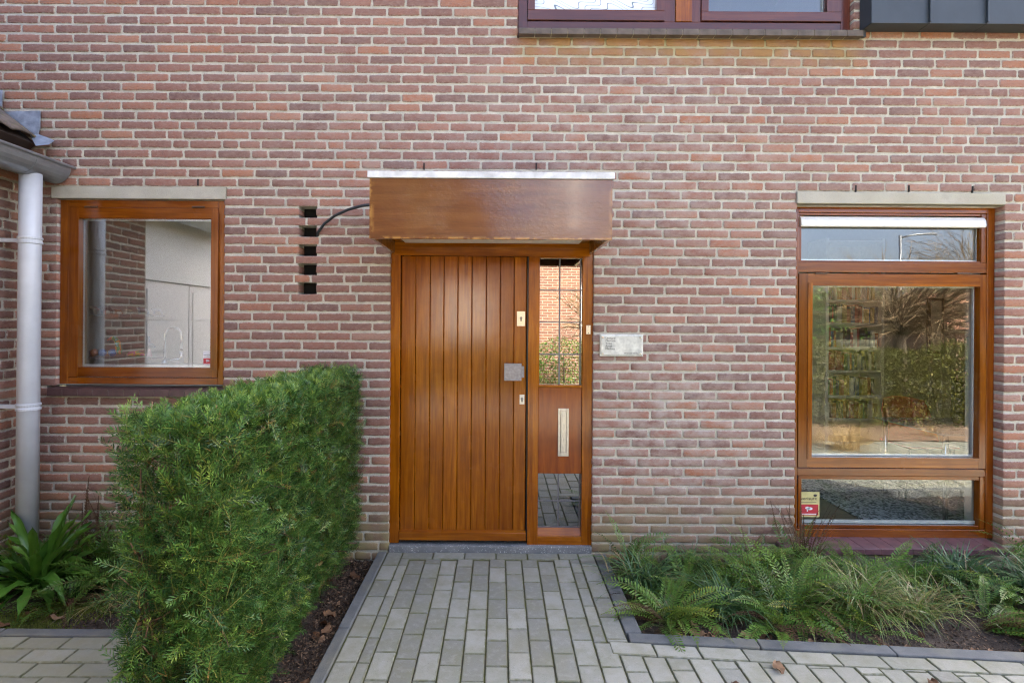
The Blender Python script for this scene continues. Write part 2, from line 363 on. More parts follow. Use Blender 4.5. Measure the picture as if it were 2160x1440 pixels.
def m_frost():
    k = NT('patterned_frosted_glass'); o = k.obj()
    sp = k.n('ShaderNodeSeparateXYZ', {'Vector': o})
    x, z = sp.outputs[0], sp.outputs[2]
    sn = lambda a, f, p=0.0: k.math('SINE', k.math('ADD', k.math('MULTIPLY', a, f), p))
    h = k.math('ADD', k.math('MULTIPLY', sn(x, 15.0), 0.75), k.math('MULTIPLY', sn(k.math('ADD', x, k.math('MULTIPLY', z, 1.6)), 33.0, 1.0), 0.45))
    ph = k.math('ADD', k.math('MULTIPLY', z, 26.0), k.math('MULTIPLY', h, 1.25))
    w = k.math('FRACT', ph)
    line = k.maprange(k.math('ABSOLUTE', k.math('SUBTRACT', w, 0.5)), 0.03, 0.06)
    c = k.mix(line, (0.16,0.20,0.24), (0.70,0.76,0.80))
    return k.pbr(c, 0.18, None, Coat_Weight=0.5)
M['frost'] = m_frost()
# ---------------------------------------------------------------- brick laying
PITCH, COURSE, Z0 = 0.2265, 0.0649, 2.238 - 0.0649*0.5

def cells(u0, u1, v0, v1, ops):
    us = sorted({u0, u1, *[min(max(o[i], u0), u1) for o in ops for i in (0, 1)]})
    vs = sorted({v0, v1, *[min(max(o[i], v0), v1) for o in ops for i in (2, 3)]})
    for a, b in zip(us, us[1:]):
        for c, d in zip(vs, vs[1:]):
            m, n = (a+b)/2, (c+d)/2
            if b-a > 1e-6 and d-c > 1e-6 and not any(o[0] < m < o[1] and o[2] < n < o[3] for o in ops):
                yield a, b, c, d

def lay_bricks(qb, fn, u0, u1, v0, v1, ops, prng, jamb=0.11):
    """wild-bond brickwork; fn(u, depth, v) -> xyz arrays; ops = openings (u0,u1,v0,v1)"""
    k0, k1 = math.floor((v0 - Z0)/COURSE), math.ceil((v1 - Z0)/COURSE)
    prev = []
    for kc in range(k0, k1):
        zb, zt = Z0 + kc*COURSE + 0.0078, Z0 + (kc+1)*COURSE - 0.0078
        zc = (zb + zt)/2
        if zc < v0 or zc > v1: continue
        # joints of the whole course
        x = u0 - prng.uniform(0.0, PITCH); joints = [x]
        par = (kc % 2) * PITCH*0.5
        x = u0 - PITCH + par + prng.uniform(-0.02, 0.02); joints = [x]
        while x < u1 + PITCH:
            L = PITCH*0.5 if prng.random() < 0.14 else PITCH
            c = x + L
            if any(abs(c - p) < 0.034 for p in prev):
                L = PITCH*0.5 if L == PITCH else PITCH; c = x + L
                if any(abs(c - p) < 0.034 for p in prev): L *= 0.8 if L == PITCH else 1.3
            x += L + prng.uniform(-0.004, 0.004); joints.append(x)
        prev = joints
        spans = [(u0, u1, False, False)]
        for o in ops:
            if o[2] < zc < o[3]:
                new = []
                for a, b, ja, jb in spans:
                    if o[1] <= a or o[0] >= b: new.append((a, b, ja, jb)); continue
                    if o[0] > a: new.append((a, o[0], ja, True))
                    if o[1] < b: new.append((o[1], b, True, jb))
                spans = new
        wob = prng.uniform(-0.0012, 0.0012)
        for a, b, ja, jb in spans:
            cuts = [a] + [j for j in joints if a + 0.055 < j < b - 0.055] + [b]
            for i in range(len(cuts)-1):
                g0 = 0.0 if (i == 0 and ja) else 0.0066
                g1 = 0.0 if (i == len(cuts)-2 and jb) else 0.0066
                xa, xb = cuts[i] + g0, cuts[i+1] - g1
                if xb - xa < 0.02: continue
                deep = jamb if ((i == 0 and ja) or (i == len(cuts)-2 and jb)) else 0.02
                one_brick(qb, fn, xa, xb, zb + wob + prng.uniform(-0.0012, 0.0012), zt + wob + prng.uniform(-0.0012, 0.0012), deep, prng)

def one_brick(qb, fn, xa, xb, za, zb, deep, prng):
    nx, nz = (8 if xb - xa > 0.14 else 5), 4
    u = np.linspace(0, 1, nx); w = np.linspace(0, 1, nz)
    e = 0.006/(xb-xa); u[1] = max(e, 0.03); u[-2] = 1 - u[1]; w[1] = 0.12; w[-2] = 0.88
    U, Wd = np.meshgrid(xa + u*(xb-xa), za + w*(zb-za))
    D = np.full_like(U, 0.0) + prng.normal(0, 0.0007, U.shape) + prng.uniform(-0.002, 0.002)
    D += prng.uniform(-0.008, 0.008)*(U - (xa+xb)/2)
    D[0] += 0.0018; D[-1] += 0.0018; D[:, 0] += 0.0018; D[:, -1] += 0.0018
    Wd[0, :] += prng.normal(0, 0.0011, nx); Wd[-1, :] += prng.normal(0, 0.0011, nx)
    U[:, 0] += prng.normal(0, 0.0011, nz); U[:, -1] += prng.normal(0, 0.0011, nz)
    for i in (0, -1):
        for j in (0, -1):
            q = abs(prng.normal(0, 0.0025)) + 0.0012
            U[i, j] += q if j == 0 else -q; Wd[i, j] += (q if i == 0 else -q)*0.7
    ring = [(0, j) for j in range(nx)] + [(i, nx-1) for i in range(1, nz)] + [(nz-1, j) for j in range(nx-2, -1, -1)] + [(i, 0) for i in range(nz-2, 0, -1)]
    idx = np.arange(nx*nz).reshape(nz, nx)
    Q = [(idx[i, j], idx[i, j+1], idx[i+1, j+1], idx[i+1, j]) for i in range(nz-1) for j in range(nx-1)]
    rl = [idx[i, j] for i, j in ring]; n0 = nx*nz; m = len(rl)
    Q += [(rl[q], n0+q, n0+(q+1) % m, rl[(q+1) % m]) for q in range(m)]
    rU = np.array([U[i, j] for i, j in ring]); rW = np.array([Wd[i, j] for i, j in ring])
    u_ = np.concatenate([U.ravel(), rU]); d_ = np.concatenate([D.ravel(), np.full(m, deep)]); w_ = np.concatenate([Wd.ravel(), rW])
    t = np.zeros((len(u_), 3)); t[:, 0] = prng.random(); t[:, 1] = prng.random()
    eb = np.zeros((nz, nx)); eb[0] = eb[-1] = 1; eb[:, 0] = eb[:, -1] = 1; 
    if deep > 0.05: eb[:, 0] = eb[:, -1] = 0
    t[:, 2] = np.concatenate([eb.ravel(), np.full(m, 0.0 if deep > 0.05 else 1.0)])
    qb.add(np.stack(fn(u_, d_, w_), -1), Q, t, 0)

def mortar_bed(qb, fn, u0, u1, v0, v1, ops, rec=0.0055, back=0.12, face=0.004):
    big = [(o[0]-face, o[1]+face, o[2]-face, o[3]+face) for o in ops]
    for a, b, c, d in cells(u0, u1, v0, v1, big):
        P = np.array([(a, c), (b, c), (b, d), (a, d)])
        qb.add(np.stack(fn(P[:, 0], np.full(4, rec), P[:, 1]), -1), [(0, 1, 2, 3)], (0.5, 0.5, 0), 1)
    for o in big:
        loop = [(o[0], o[2]), (o[1], o[2]), (o[1], o[3]), (o[0], o[3])]
        for i in range(4):
            p, q = loop[i], loop[(i+1) % 4]
            uu = np.array([p[0], p[0], q[0], q[0]]); dd = np.array([rec, back, back, rec]); vv = np.array([p[1], p[1], q[1], q[1]])
            qb.add(np.stack(fn(uu, dd, vv), -1), [(0, 1, 2, 3)], (0.5, 0.5, 0), 1)

# ---------------------------------------------------------------- the house
HX1 = 4.97
house = empty('brick_house', (0, 0, 0), 'red brick house with varnished wooden front door, canopy and three varnished windows', 'house')

YL, YD, YR, YU = 0.028, 0.030, 0.075, 0.040      # how deep the frames sit
lw = rect(126, 421, 476, 812, YL); lw_lint = rect(110, 395, 477, 420); lw_sill = rect(98, 813, 492, 836)
dr = list(rect(822, 520, 1251, 1163)); dr[2] = -0.16; dr[3] = 2.13; dr[0] = -0.742; dr[1] = 0.640
rwx0, rwx1 = at(1679, 760)[0], at(2117.5, 760)[0]
rz_top = rect(1680, 407, 2117, 432)[2]; rz_bot = rect(1679, 1134, 2098, 1134, YR)[2]
rw = (rwx0, rwx1, rz_bot - 0.045, rz_top); rw_lint = rect(1680, 407, 2118, 432)
uw = list(rect(1092, 0, 1794, 62, YU)); uw[3] = 4.72; uw_sill = rect(1094, 61, 1822, 74, -0.06)
vents = []
for k in range(5):
    kc = 2*(2-k) - 3
    x0 = at(630, 530)[0]; x1 = at(667, 530)[0]
    zc = 2.238 + (0.0649 if True else 0) - 2*k*0.0649
    vents.append((x0, x1, zc - 0.0649/2 - 0.004, zc + 0.0649/2 + 0.004))
ops = [lw, lw_lint, (lw_sill[0], lw_sill[1], lw_sill[2]+0.002, lw[2]), tuple(dr), rw, rw_lint, (uw[0], uw[1], uw_sill[2], uw[3]), *vents]
ops = [tuple(o) for o in ops]

fac = QB(); prng = np.random.default_rng(3)
fy = lambda u, d, v: (u, d, v)
lay_bricks(fac, fy, -3.72, HX1, -0.20, 5.60, ops, prng)
mortar_bed(fac, fy, -3.74, HX1, -0.20, 5.60, ops)
fac.build('wall', [M['brick'], M['mortar']], house)
# garage wing: brick pier facing +x at x=-3.2
XW = -3.2
fx = lambda u, d, v: (XW - d, u, v)
wing = QB()
lay_bricks(wing, fx, -1.15, -0.012, -0.20, 2.66, [], prng)
mortar_bed(wing, fx, -1.16, 0.0, -0.20, 2.66, [])
wing.build('wing_wall', [M['brick'], M['mortar']], house)
# the other outside walls, plain brick courses seen only from aside
mb = MB()
mb.box(HX1-0.11, HX1, 0.007, 8.0, -0.2, 5.58)
mb.prism([(0.007, 5.58), (8.1, 5.58), (4.05, 8.6)], lambda u, v, a: (a, u, v), HX1-0.11, HX1)
k = NT('far_brickwork'); o_ = k.obj()
bt = k.n('ShaderNodeTexBrick', {'Vector': k.mapping(o_, (1,1,1), (R(90),0,0)), 'Color1': (0.20,0.095,0.055,1), 'Color2': (0.15,0.068,0.045,1), 'Mortar': (0.30,0.26,0.20,1), 'Scale': 1.0, 'Mortar Size': 0.007, 'Brick Width': 0.2265, 'Row Height': 0.0649})
k.pbr(bt.outputs[0], 0.9); M['farbrick'] = k.mat
mb.build('side_wall', M['farbrick'], house)
for b6 in ((-9.0, -3.75, 0.007, 0.12, -0.2, 5.58), (-9.0, HX1, 8.0, 8.1, -0.2, 5.58)): mb = MB(); mb.box(*b6); mb.build('rear_wall', M['farbrick'], house)
mb = MB()
for s, (y0, y1) in enumerate(((-0.55, 4.05), (8.65, 4.05))):
    z0 = 5.28
    mb.prism([(y0, z0), (y1, 8.7), (y1, 8.86), (y0, z0+0.16)], lambda u, v, a: (a, u, v), -9.2, HX1+0.25)
def m_tiles(name, a, b, sc=(1,1,1)):
    k = NT(name); o = k.obj(); n = k.noise(o, 12, 6); 
    wv = k.n('ShaderNodeTexWave', {'Vector': k.mapping(o, sc), 'Scale': 1.6, 'Distortion': 0.3}, bands_direction='X')
    c = k.mix(k.maprange(n, 0.3, 0.7), a, b)
    return k.pbr(c, 0.75, k.bump(wv, 0.8, 0.03))
M['rooftile'] = m_tiles('dark_roof_tile', (0.055,0.045,0.040), (0.12,0.10,0.085))
M['terracotta'] = m_tiles('terracotta_roof_tile', (0.22,0.10,0.055), (0.32,0.15,0.085))
mb.build('roof', M['rooftile'], house)

# ---- rooms behind the glass
def room(x0, x1, y1, z0, z1, opens, floor_m, name, wall_m=None):
    m = MB(); wm = wall_m or M['offwhite']; yi = 0.31
    m.quad((x0,y1,z0),(x1,y1,z0),(x1,y1,z1),(x0,y1,z1), 0)
    m.quad((x0,yi,z0),(x0,y1,z0),(x0,y1,z1),(x0,yi,z1), 0)
    m.quad((x1,y1,z0),(x1,yi,z0),(x1,yi,z1),(x1,y1,z1), 0)
    m.quad((x0,yi,z1),(x0,y1,z1),(x1,y1,z1),(x1,yi,z1), 0)
    m.quad((x0,yi,z0),(x1,yi,z0),(x1,y1,z0),(x0,y1,z0), 1)
    for a, b, c, d in cells(x0, x1, z0, z1, opens):
        m.quad((b,yi,c),(a,yi,c),(a,yi,d),(b,yi,d), 0)
    for o in opens:
        a, b, c, d = o
        for p, q in (((a,c),(b,c)), ((b,c),(b,d)), ((b,d),(a,d)), ((a,d),(a,c))):
            m.quad((p[0],0.125,p[1]),(q[0],0.125,q[1]),(q[0],yi,q[1]),(p[0],yi,p[1]), 0)
    m.build(name, [wm, floor_m], house)
def m_boards():
    k = NT('oak_floorboards'); o = k.obj()
    b = k.n('ShaderNodeTexBrick', {'Vector': o, 'Color1': (0.30,0.215,0.13,1), 'Color2': (0.245,0.175,0.105,1), 'Mortar': (0.10,0.07,0.045,1), 'Scale': 1.0, 'Mortar Size': 0.003, 'Brick Width': 1.4, 'Row Height': 0.13})
    n = k.noise(k.mapping(o, (2, 30, 1)), 2, 5)
    return k.pbr(k.mix(k.maprange(n, 0.3, 0.7, 0, 0.35), b.outputs[0], (0.2,0.13,0.08)), 0.4)
M['boards'] = m_boards()
room(-3.14, -1.15, 3.2, 0.02, 2.62, [lw], M['offwhite'], 'kitchen_room', plain('kitchen_wall', (0.33,0.28,0.21), 0.8, var=0.05))
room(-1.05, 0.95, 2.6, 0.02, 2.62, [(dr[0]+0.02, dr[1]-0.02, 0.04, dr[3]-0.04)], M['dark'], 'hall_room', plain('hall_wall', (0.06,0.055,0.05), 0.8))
room(1.05, 4.84, 2.35, 0.06, 2.62, [(rw[0]+0.03, rw[1]-0.01, rw[2]+0.06, rw[3]-0.08)], M['boards'], 'study_room', plain('study_wall', (0.50,0.49,0.44), 0.8, var=0.04))
room(-1.0, 3.2, 3.0, 2.95, 5.3, [(uw[0]+0.03, uw[1]-0.03, uw[2]+0.03, uw[3]-0.03)], M['boards'], 'bedroom_room')
mb = MB()
for v in vents: mb.box(v[0]-0.02, v[1]+0.02, 0.125, 0.29, v[2]-0.01, v[3]+0.01)
mb.build('vent_cavity', M['dark'], house)

# ---- lintels, plinth, threshold
mb = MB(); mb.box(lw_lint[0], lw_lint[1], -0.012, 0.11, lw_lint[2], lw_lint[3]); mb.build('lintel', M['concrete'], house, 0.004)
mb = MB(); mb.box(rw_lint[0], rw_lint[1], -0.014, 0.12, rw_lint[2]+0.003, rw_lint[3]); mb.build('lintel', M['concrete'], house, 0.004)
mb = MB(); mb.box(rw[0]-0.10, rw[1]+0.04, -0.050, 0.005, -0.22, rw[2]-0.028); mb.build('plinth', M['plinth'], house, 0.006)
mb = MB(); mb.box(dr[0]+0.001, dr[1]-0.001, -0.004, 0.30, -0.16, 0.040); mb.build('threshold', M['terrazzo'], house, 0.004)

def glaze(name, r, y, parent, mat='glass'):
    m = MB(); m.box(r[0], r[1], y, y+0.004, r[2], r[3]); return m.build(name, M[mat], parent)
def spacer(name, r, y, parent, w=0.010):
    m = MB()
    m.box(r[0], r[1], y, y+0.014, r[2], r[2]+w*1.6); m.box(r[0], r[1], y, y+0.014, r[3]-w*0.7, r[3])
    m.box(r[0], r[0]+w, y, y+0.014, r[2]+w*1.6, r[3]-w*0.7); m.box(r[1]-w, r[1], y, y+0.014, r[2]+w*1.6, r[3]-w*0.7)
    return m.build(name, M['alu'], parent)
def ring(m, o, i, y0, y1, mv=0, mh=1, full='v'):
    """four members between outer rect o and inner rect i"""
    if full == 'v':
        m.box(o[0], i[0], y0, y1, o[2], o[3], mv); m.box(i[1], o[1], y0, y1, o[2], o[3], mv)
        m.box(i[0], i[1], y0+0.0005, y1, o[2], i[2], mh); m.box(i[0], i[1], y0+0.0005, y1, i[3], o[3], mh)
    else:
        m.box(o[0], o[1], y0, y1, o[2], i[2], mh); m.box(o[0], o[1], y0, y1, i[3], o[3], mh)
        m.box(o[0], i[0], y0+0.0005, y1, i[2], i[3], mv); m.box(i[1], o[1], y0+0.0005, y1, i[2], i[3], mv)
WOOD = [M['wv'], M['wh']]; FRAME = [M['fv'], M['fh']]
REDW = [M['redwood_v'], M['redwood_h']]
def sub(a, d): return (a[0]+d, a[1]-d, a[2]+d, a[3]-d)

# ---- kitchen window
win = MB(); Y = YL
of = rect(126.5, 422, 475.5, 810, Y); inn = rect(144.5, 438, 459.5, 796, Y)
ring(win, of, inn, Y, 0.115)
w_l = win.build('kitchen_window', FRAME, house, 0.003)
s = MB(); so = rect(145, 438.5, 459, 795, Y-0.006); si = rect(165, 460, 448.5, 775, Y-0.006)
ring(s, so, si, Y-0.006, 0.085, full='v')
gl = rect(168.5, 463, 446.5, 774, Y+0.02)
ring(s, (si[0]-0.001, si[1]+0.001, si[2]-0.001, si[3]+0.001), (gl[0], gl[1], gl[2], gl[3]), Y+0.005, 0.075)
rb = rect(447, 448, 459, 780, Y-0.018); s.box(rb[0], rb[1], Y-0.018, Y-0.004, rb[2], rb[3], 0)
s.build('sash', FRAME, w_l, 0.0025)
glaze('pane', sub(gl, -0.004), Y+0.035, w_l, 'glass_kitchen'); spacer('glazing_spacer', gl, Y+0.041, w_l)
for px in ((178, 205), (405, 431)):
    h = rect(px[0], 434.5, px[1], 438.5, Y-0.01); m = MB(); m.tube([(h[0], Y-0.008, (h[2]+h[3])/2), (h[1], Y-0.008, (h[2]+h[3])/2)], 0.006, 8); m.build('hinge', M['hinge'], w_l)
def sill(name, x0, x1, yf, yb, zt_f, zt_b, th, n, mat, parent):
    m = MB(); w = (x1-x0)/n
    for i in range(n):
        a, b = x0+i*w+0.0012, x0+(i+1)*w-0.0012
        m.prism([(yf, zt_f-th), (yb, zt_b-th), (yb, zt_b), (yf, zt_f)], lambda u, v, q: (q, u, v), a, b)
    m.box(x0+0.002, x1-0.002, yf+0.004, yb-0.002, zt_f-th+0.003, min(zt_f, zt_b)-0.005, 1)
    return m.build(name, [M[mat], M['mortar']], parent, 0.0025)
sl = rect(98, 821, 486, 836, -0.05)
sill('sill', sl[0], sl[1], -0.05, 0.03, sl[3], sl[3]+0.012, sl[3]-sl[2], 12, 'sill_brown', w_l)

def sticker(r, y, parent, yellow, label):
    a, b, c, d = r; w, h = b-a, d-c
    m = MB()
    m.box(a, b, y-0.0008, y, c, d, 0)
    m.box(a+w*0.03, b-w*0.06, y-0.0016, y-0.0008, c+h*0.07, c+h*0.50, 1)
    m.box(a+w*0.03, b-w*0.06, y-0.0016, y-0.0008, c+h*0.52, d-h*0.05, 2)
    def disc(cx, cz, rx, rz, mi):
        n = 16; P = [(cx+rx*math.cos(2*math.pi*i/n), cz+rz*math.sin(2*math.pi*i/n)) for i in range(n)]
        m.prism(P, lambda u, v, q: (u, q, v), y-0.0016, y-0.0024, mi)
    mi = 3
    disc(a+w*0.40, c+h*0.36, w*0.12, h*0.055, mi); disc(a+w*0.52, c+h*0.335, w*0.13, h*0.055, mi)
    m.box(a+w*0.36, a+w*0.42, y-0.0024, y-0.0016, c+h*0.22, c+h*0.32, mi)
    disc(a+w*0.78, c+h*0.86, w*0.09, h*0.05, 4)
    m.box(a+w*0.08, a+w*0.84, y-0.0024, y-0.0016, c+h*0.585, c+h*0.60, 4)
    m.box(a+w*0.06, a+w*0.86, y-0.0024, y-0.0016, c+h*0.105, c+h*0.135, 3)
    mats = [M['yellow_print'] if yellow else M['white_print'], M['red_print'], M['yellow_print'] if yellow else M['white_print'], M['white_print'], M['ink']]
    o = m.build('alarm_sticker', mats, parent); o['label'] = label
    text('lettering', 'verisure', a+w*0.06, c+h*0.68, y-0.0020, w*0.80, M['ink'], parent)
def text(name, s, x, z, y, width=None, mat=None, parent=None, size=0.02, right=False):
    cu = bpy.data.curves.new(name, 'FONT'); cu.body = s; cu.size = size; cu.extrude = 0.0004; cu.resolution_u = 2
    ob = bpy.data.objects.new(name, cu); COL.objects.link(ob)
    dg = bpy.context.evaluated_depsgraph_get(); me = bpy.data.meshes.new_from_object(ob.evaluated_get(dg)); bpy.data.objects.remove(ob)
    xs = [v.co.x for v in me.vertices]; wd = max(xs) - min(xs)
    f = width/wd if width else 1.0
    me.transform(Matrix.Translation((x - (wd*f if right else 0), y, z)) @ Matrix.Rotation(R(90), 4, 'X') @ Matrix.Scale(f, 4))
    me.materials.clear(); me.materials.append(mat)
    return link(name, me, parent)
sticker(rect(428, 740, 449, 771, Y+0.03), Y+0.0335, w_l, False, 'small white and red alarm sticker inside the kitchen window')

# ---- study window
win = MB(); Y = YR
SR = FPX/(Y - CAM_Y)
of = list(rect(1667, 434, 2098, 1133.5, Y)); of[0] = rw[0]+0.002; of[1] = rw[1]-0.002
top = rect(1685, 449, 2072, 553, Y); mid = rect(1683, 575, 2081, 988, Y); low = rect(1685, 1004, 2072, 1116, Y)
win.box(of[0], top[0], Y, 0.135, of[2], of[3], 0); win.box(mid[1], of[1], Y, 0.135, of[2], of[3], 0)
win.box(top[0], mid[1], Y+0.001, 0.135, top[3], of[3], 1)
win.box(top[0], mid[1], Y+0.001, 0.135, mid[3], top[2], 1)
win.box(top[0], mid[1], Y+0.001, 0.135, low[3], mid[2], 1)
win.box(top[0], mid[1], Y+0.001, 0.135, of[2], low[2], 1)
win.box(top[1], mid[1]-0.001, Y+0.006, 0.135, top[2]+0.001, top[3]-0.001, 0); win.box(top[1], mid[1]-0.001, Y+0.006, 0.135, low[2]+0.001, low[3]-0.001, 0)
# glazing beads
tg = rect(1688, 456, 2066, 551, Y+0.03); lg = rect(1688, 1010, 2070, 1105, Y+0.03)
ring(win, (top[0]+0.001, top[1]-0.001, top[2]+0.001, top[3]-0.001), tg, Y+0.012, 0.10, full='h'); ring(win, (low[0]+0.001, low[1]-0.001, low[2]+0.001, low[3]-0.001), lg, Y+0.012, 0.10, full='h')
w_r = win.build('study_window', FRAME, house, 0.003)
s = MB(); so = rect(1684.5, 578, 2080, 986.5, Y-0.004); si = rect(1703.5, 598, 2065, 968, Y-0.004); mg = rect(1708.5, 604, 2059.5, 963, Y+0.02)
ring(s, so, si, Y-0.004, 0.12, full='v'); ring(s, (si[0]-0.001, si[1]+0.001, si[2]-0.001, si[3]+0.001), mg, Y-0.010, 0.10, full='v')
s.build('sash', FRAME, w_r, 0.0025)
glaze('pane', sub(tg, -0.004), Y+0.040, w_r); glaze('pane', sub(mg, -0.004), Y+0.035, w_r); glaze('pane', sub(lg, -0.004), Y+0.040, w_r)
spacer('glazing_spacer', tg, Y+0.046, w_r, 0.008); spacer('glazing_spacer', mg, Y+0.041, w_r, 0.009); spacer('glazing_spacer', lg, Y+0.046, w_r, 0.014)
for px in ((1720, 1745), (2019, 2045)):
    h = rect(px[0], 575, px[1], 579, Y-0.01); m = MB(); m.tube([(h[0], Y-0.008, (h[2]+h[3])/2), (h[1], Y-0.008, (h[2]+h[3])/2)], 0.006, 8); m.build('hinge', M['hinge'], w_r)
bl = rect(1688, 456, 2077, 479, Y+0.0)
m = MB()
prof = [(Y+0.03, bl[3]), (Y+0.004, bl[3]-0.006), (Y-0.012, bl[3]-0.03), (Y-0.016, bl[2]+0.012), (Y-0.010, bl[2]), (Y+0.03, bl[2])]
m.prism(prof[::-1], lambda u, v, q: (q, u, v), bl[0]+0.004, bl[1]-0.004)
m.prism([(u-0.002, v) for u, v in prof][::-1], lambda u, v, q: (q, u, v), bl[0], bl[0]+0.004); m.prism([(u-0.002, v) for u, v in prof][::-1], lambda u, v, q: (q, u, v), bl[1]-0.004, bl[1])
m.build('ventilation_grille', M['white'], w_r, 0.002)
zt = rect(1690, 1135, 2130, 1135, Y)[2]; fr = rect(1640, 1157, 2131, 1169.5, -0.118)
sill('sill', rw[0]-0.13, fr[1], -0.118, YR+0.02, fr[3]-0.002, max(zt+0.001, fr[3]+0.004), fr[3]-fr[2], 14, 'sill_tile', w_r)
sticker(rect(1687, 1037, 1729, 1090, Y+0.035), Y+0.0385, w_r, True, 'yellow and red alarm sticker in the lowest pane')

# ---- upper window
win = MB(); Y = YU
zt_ = uw[3] - 0.02
def r4(px0, py0, px1, yd):
    q = list(rect(px0, 0, px1, py0, yd)); q[3] = zt_ - 0.06; return q
of = r4(1093, 60, 1793, Y); of[3] = zt_; of[2] = uw_sill[3] - 0.012
ls, rs_ = r4(1113, 45.5, 1401, Y), r4(1478.5, 47.5, 1774, Y)
win.box(of[0], ls[0], Y, 0.12, of[2], of[3], 0); win.box(rs_[1], of[1], Y, 0.12, of[2], of[3], 0)
win.box(ls[0], rs_[1], Y+0.001, 0.12, of[2], ls[2], 1); win.box(ls[0], rs_[1], Y+0.001, 0.12, ls[3], of[3], 1)
a, b = at(1425, 30, Y)[0], at(1459, 30, Y)[0]
win.box(ls[1], a-0.001, Y+0.003, 0.12, ls[2], ls[3], 0); win.box(b+0.001, rs_[0], Y+0.003, 0.12, ls[2], ls[3], 0); win.box(a, b, Y-0.006, 0.12, ls[2], ls[3], 2)
w_u = win.build('upper_window', REDW + [M['wv']], house, 0.003)
s = MB()
for i, (o4, g) in enumerate(((ls, (1128, 25.5, 1383)), (rs_, (1493, 28.5, 1741)))):
    g4 = r4(*g, Y+0.01); g4[3] = ls[3] - 0.06
    ring(s, (o4[0]+0.001, o4[1]-0.001, o4[2]+0.002, o4[3]-0.001), g4, Y-0.012, 0.10, full='h')
    if i == 0:
        s.box(g4[0], g4[1], Y-0.002, Y+0.05, g4[2]-0.001, g4[2]+0.010, 2); glaze('frosted_pane', (g4[0]-0.003, g4[1]+0.003, g4[2]+0.004, g4[3]+0.003), Y+0.02, w_u, 'frost')
    else:
        glaze('pane', sub(g4, -0.003), Y+0.03, w_u); spacer('glazing_spacer', g4, Y+0.036, w_u)
s.build('sash', REDW + [M['wh']], w_u, 0.0025)
sill('sill', uw_sill[0], uw_sill[1], -0.06, 0.05, uw_sill[3], uw_sill[3]+0.006, uw_sill[3]-uw_sill[2], 21, 'sill_dark', w_u)

# ---- zinc cladding of the bay, upper right
m = MB(); yz = -0.12
x0 = at(1838, 40, yz)[0]; zb = at(1838, 49, yz)[1]; xw = at(1806, 50)[0]
xs = [x0, at(1960, 49, yz)[0], at(2081, 49, yz)[0]]; pw = xs[2]-xs[1]
while xs[-1] < HX1: xs.append(min(xs[-1]+pw, HX1))
for a, b in zip(xs, xs[1:]):
    m.box(a+0.001, b-0.001, yz, -0.004, zb, 4.75)
    m.box(b-0.006, b+0.006, yz-0.018, yz-0.001, zb+0.005, 4.75)
m.prism([(xw+0.02, -0.004), (x0-0.001, -0.004), (x0-0.001, yz)], lambda u, v, q: (u, v, q), zb, 4.75)
m.box(xw+0.02, xw+0.05, -0.03, -0.005, zb-0.045, 4.75)
m.build('zinc_cladding', M['zinc_dark'], house, 0.003)

# ---- front door and its frame with the side light
Y = YD
fr = MB()
L0, L1 = rect(822.5, 540, 843, 1147, Y), rect(1228, 540, 1250.5, 1152, Y); mu = rect(1113.5, 540, 1136, 1152, Y); hd = rect(822, 514, 1251, 540, Y)
fr.box(L0[0], L0[1], Y, 0.14, 0.045, hd[2], 0); fr.box(L1[0], L1[1], Y, 0.14, 0.030, hd[2], 0); fr.box(mu[0], mu[1], Y, 0.14, 0.030, hd[2], 0)
fr.box(L0[0], L1[1], Y+0.001, 0.14, hd[2], 2.128, 1)
ug, pn, lg = rect(1136.5, 545, 1226.5, 811, Y+0.03), rect(1136, 816, 1228, 998, Y+0.02), rect(1136.5, 1000, 1226.5, 1113, Y+0.03)
fr.box(mu[1], L1[0], Y+0.010, 0.12, ug[3], hd[2], 1)
fr.box(mu[1], L1[0], Y+0.010, 0.12, pn[3], ug[2], 1)
bt_ = rect(1136, 1131, 1228, 1152, Y); fr.box(mu[1], L1[0], Y+0.002, 0.13, 0.030, bt_[3], 1)
fr.prism([(Y+0.010, bt_[3]), (Y+0.06, bt_[3]), (Y+0.06, lg[2]+0.004), (Y+0.045, lg[2]+0.004)], lambda u, v, q: (q, u, v), mu[1], L1[0], 1)
for x_, w_ in ((mu[1], 1), (L1[0], -1)):
    fr.box(x_, x_+w_*0.004, Y+0.012, Y+0.05, ug[2], ug[3], 0)
dframe = fr.build('door_frame', WOOD, house, 0.003)
p = MB(); p.box(mu[1]+0.001, L1[0]-0.001, Y+0.016, Y+0.06, pn[2], pn[3]-0.001); p.build('side_panel', M['panelwood'], dframe, 0.002)
glaze('side_pane', (mu[1]+0.001, L1[0]-0.001, ug[2]+0.001, ug[3]-0.001), Y+0.038, dframe, 'glass_dark'); glaze('side_pane', (mu[1]+0.001, L1[0]-0.001, lg[2], lg[3]+0.006), Y+0.046, dframe, 'glass_dark')
def cames(r, xs, zs, y):
    m = MB()
    for x in xs: m.box(x-0.0045, x+0.0045, y-0.003, y, r[2], r[3])
    for z in zs: m.box(r[0], r[1], y-0.0042, y, z-0.004, z+0.004)
    m.build('lead_came', M['came'], dframe)
cx = at(1180, 700, Y+0.035)[0]
cames((mu[1]+0.001, L1[0]-0.001, ug[2]+0.001, ug[3]-0.001), [cx, L1[0]-0.012], [at(1180, q, Y+0.035)[1] for q in (612, 679.5, 747)], Y+0.0378)
cames((mu[1]+0.001, L1[0]-0.001, lg[2], lg[3]+0.004), [cx, L1[0]-0.008], [at(1180, 1056, Y+0.04)[1], lg[2]+0.004], Y+0.0458)
lp = rect(1177, 861, 1199.5, 961.5, Y+0.015)
m = MB(); yy = Y+0.016
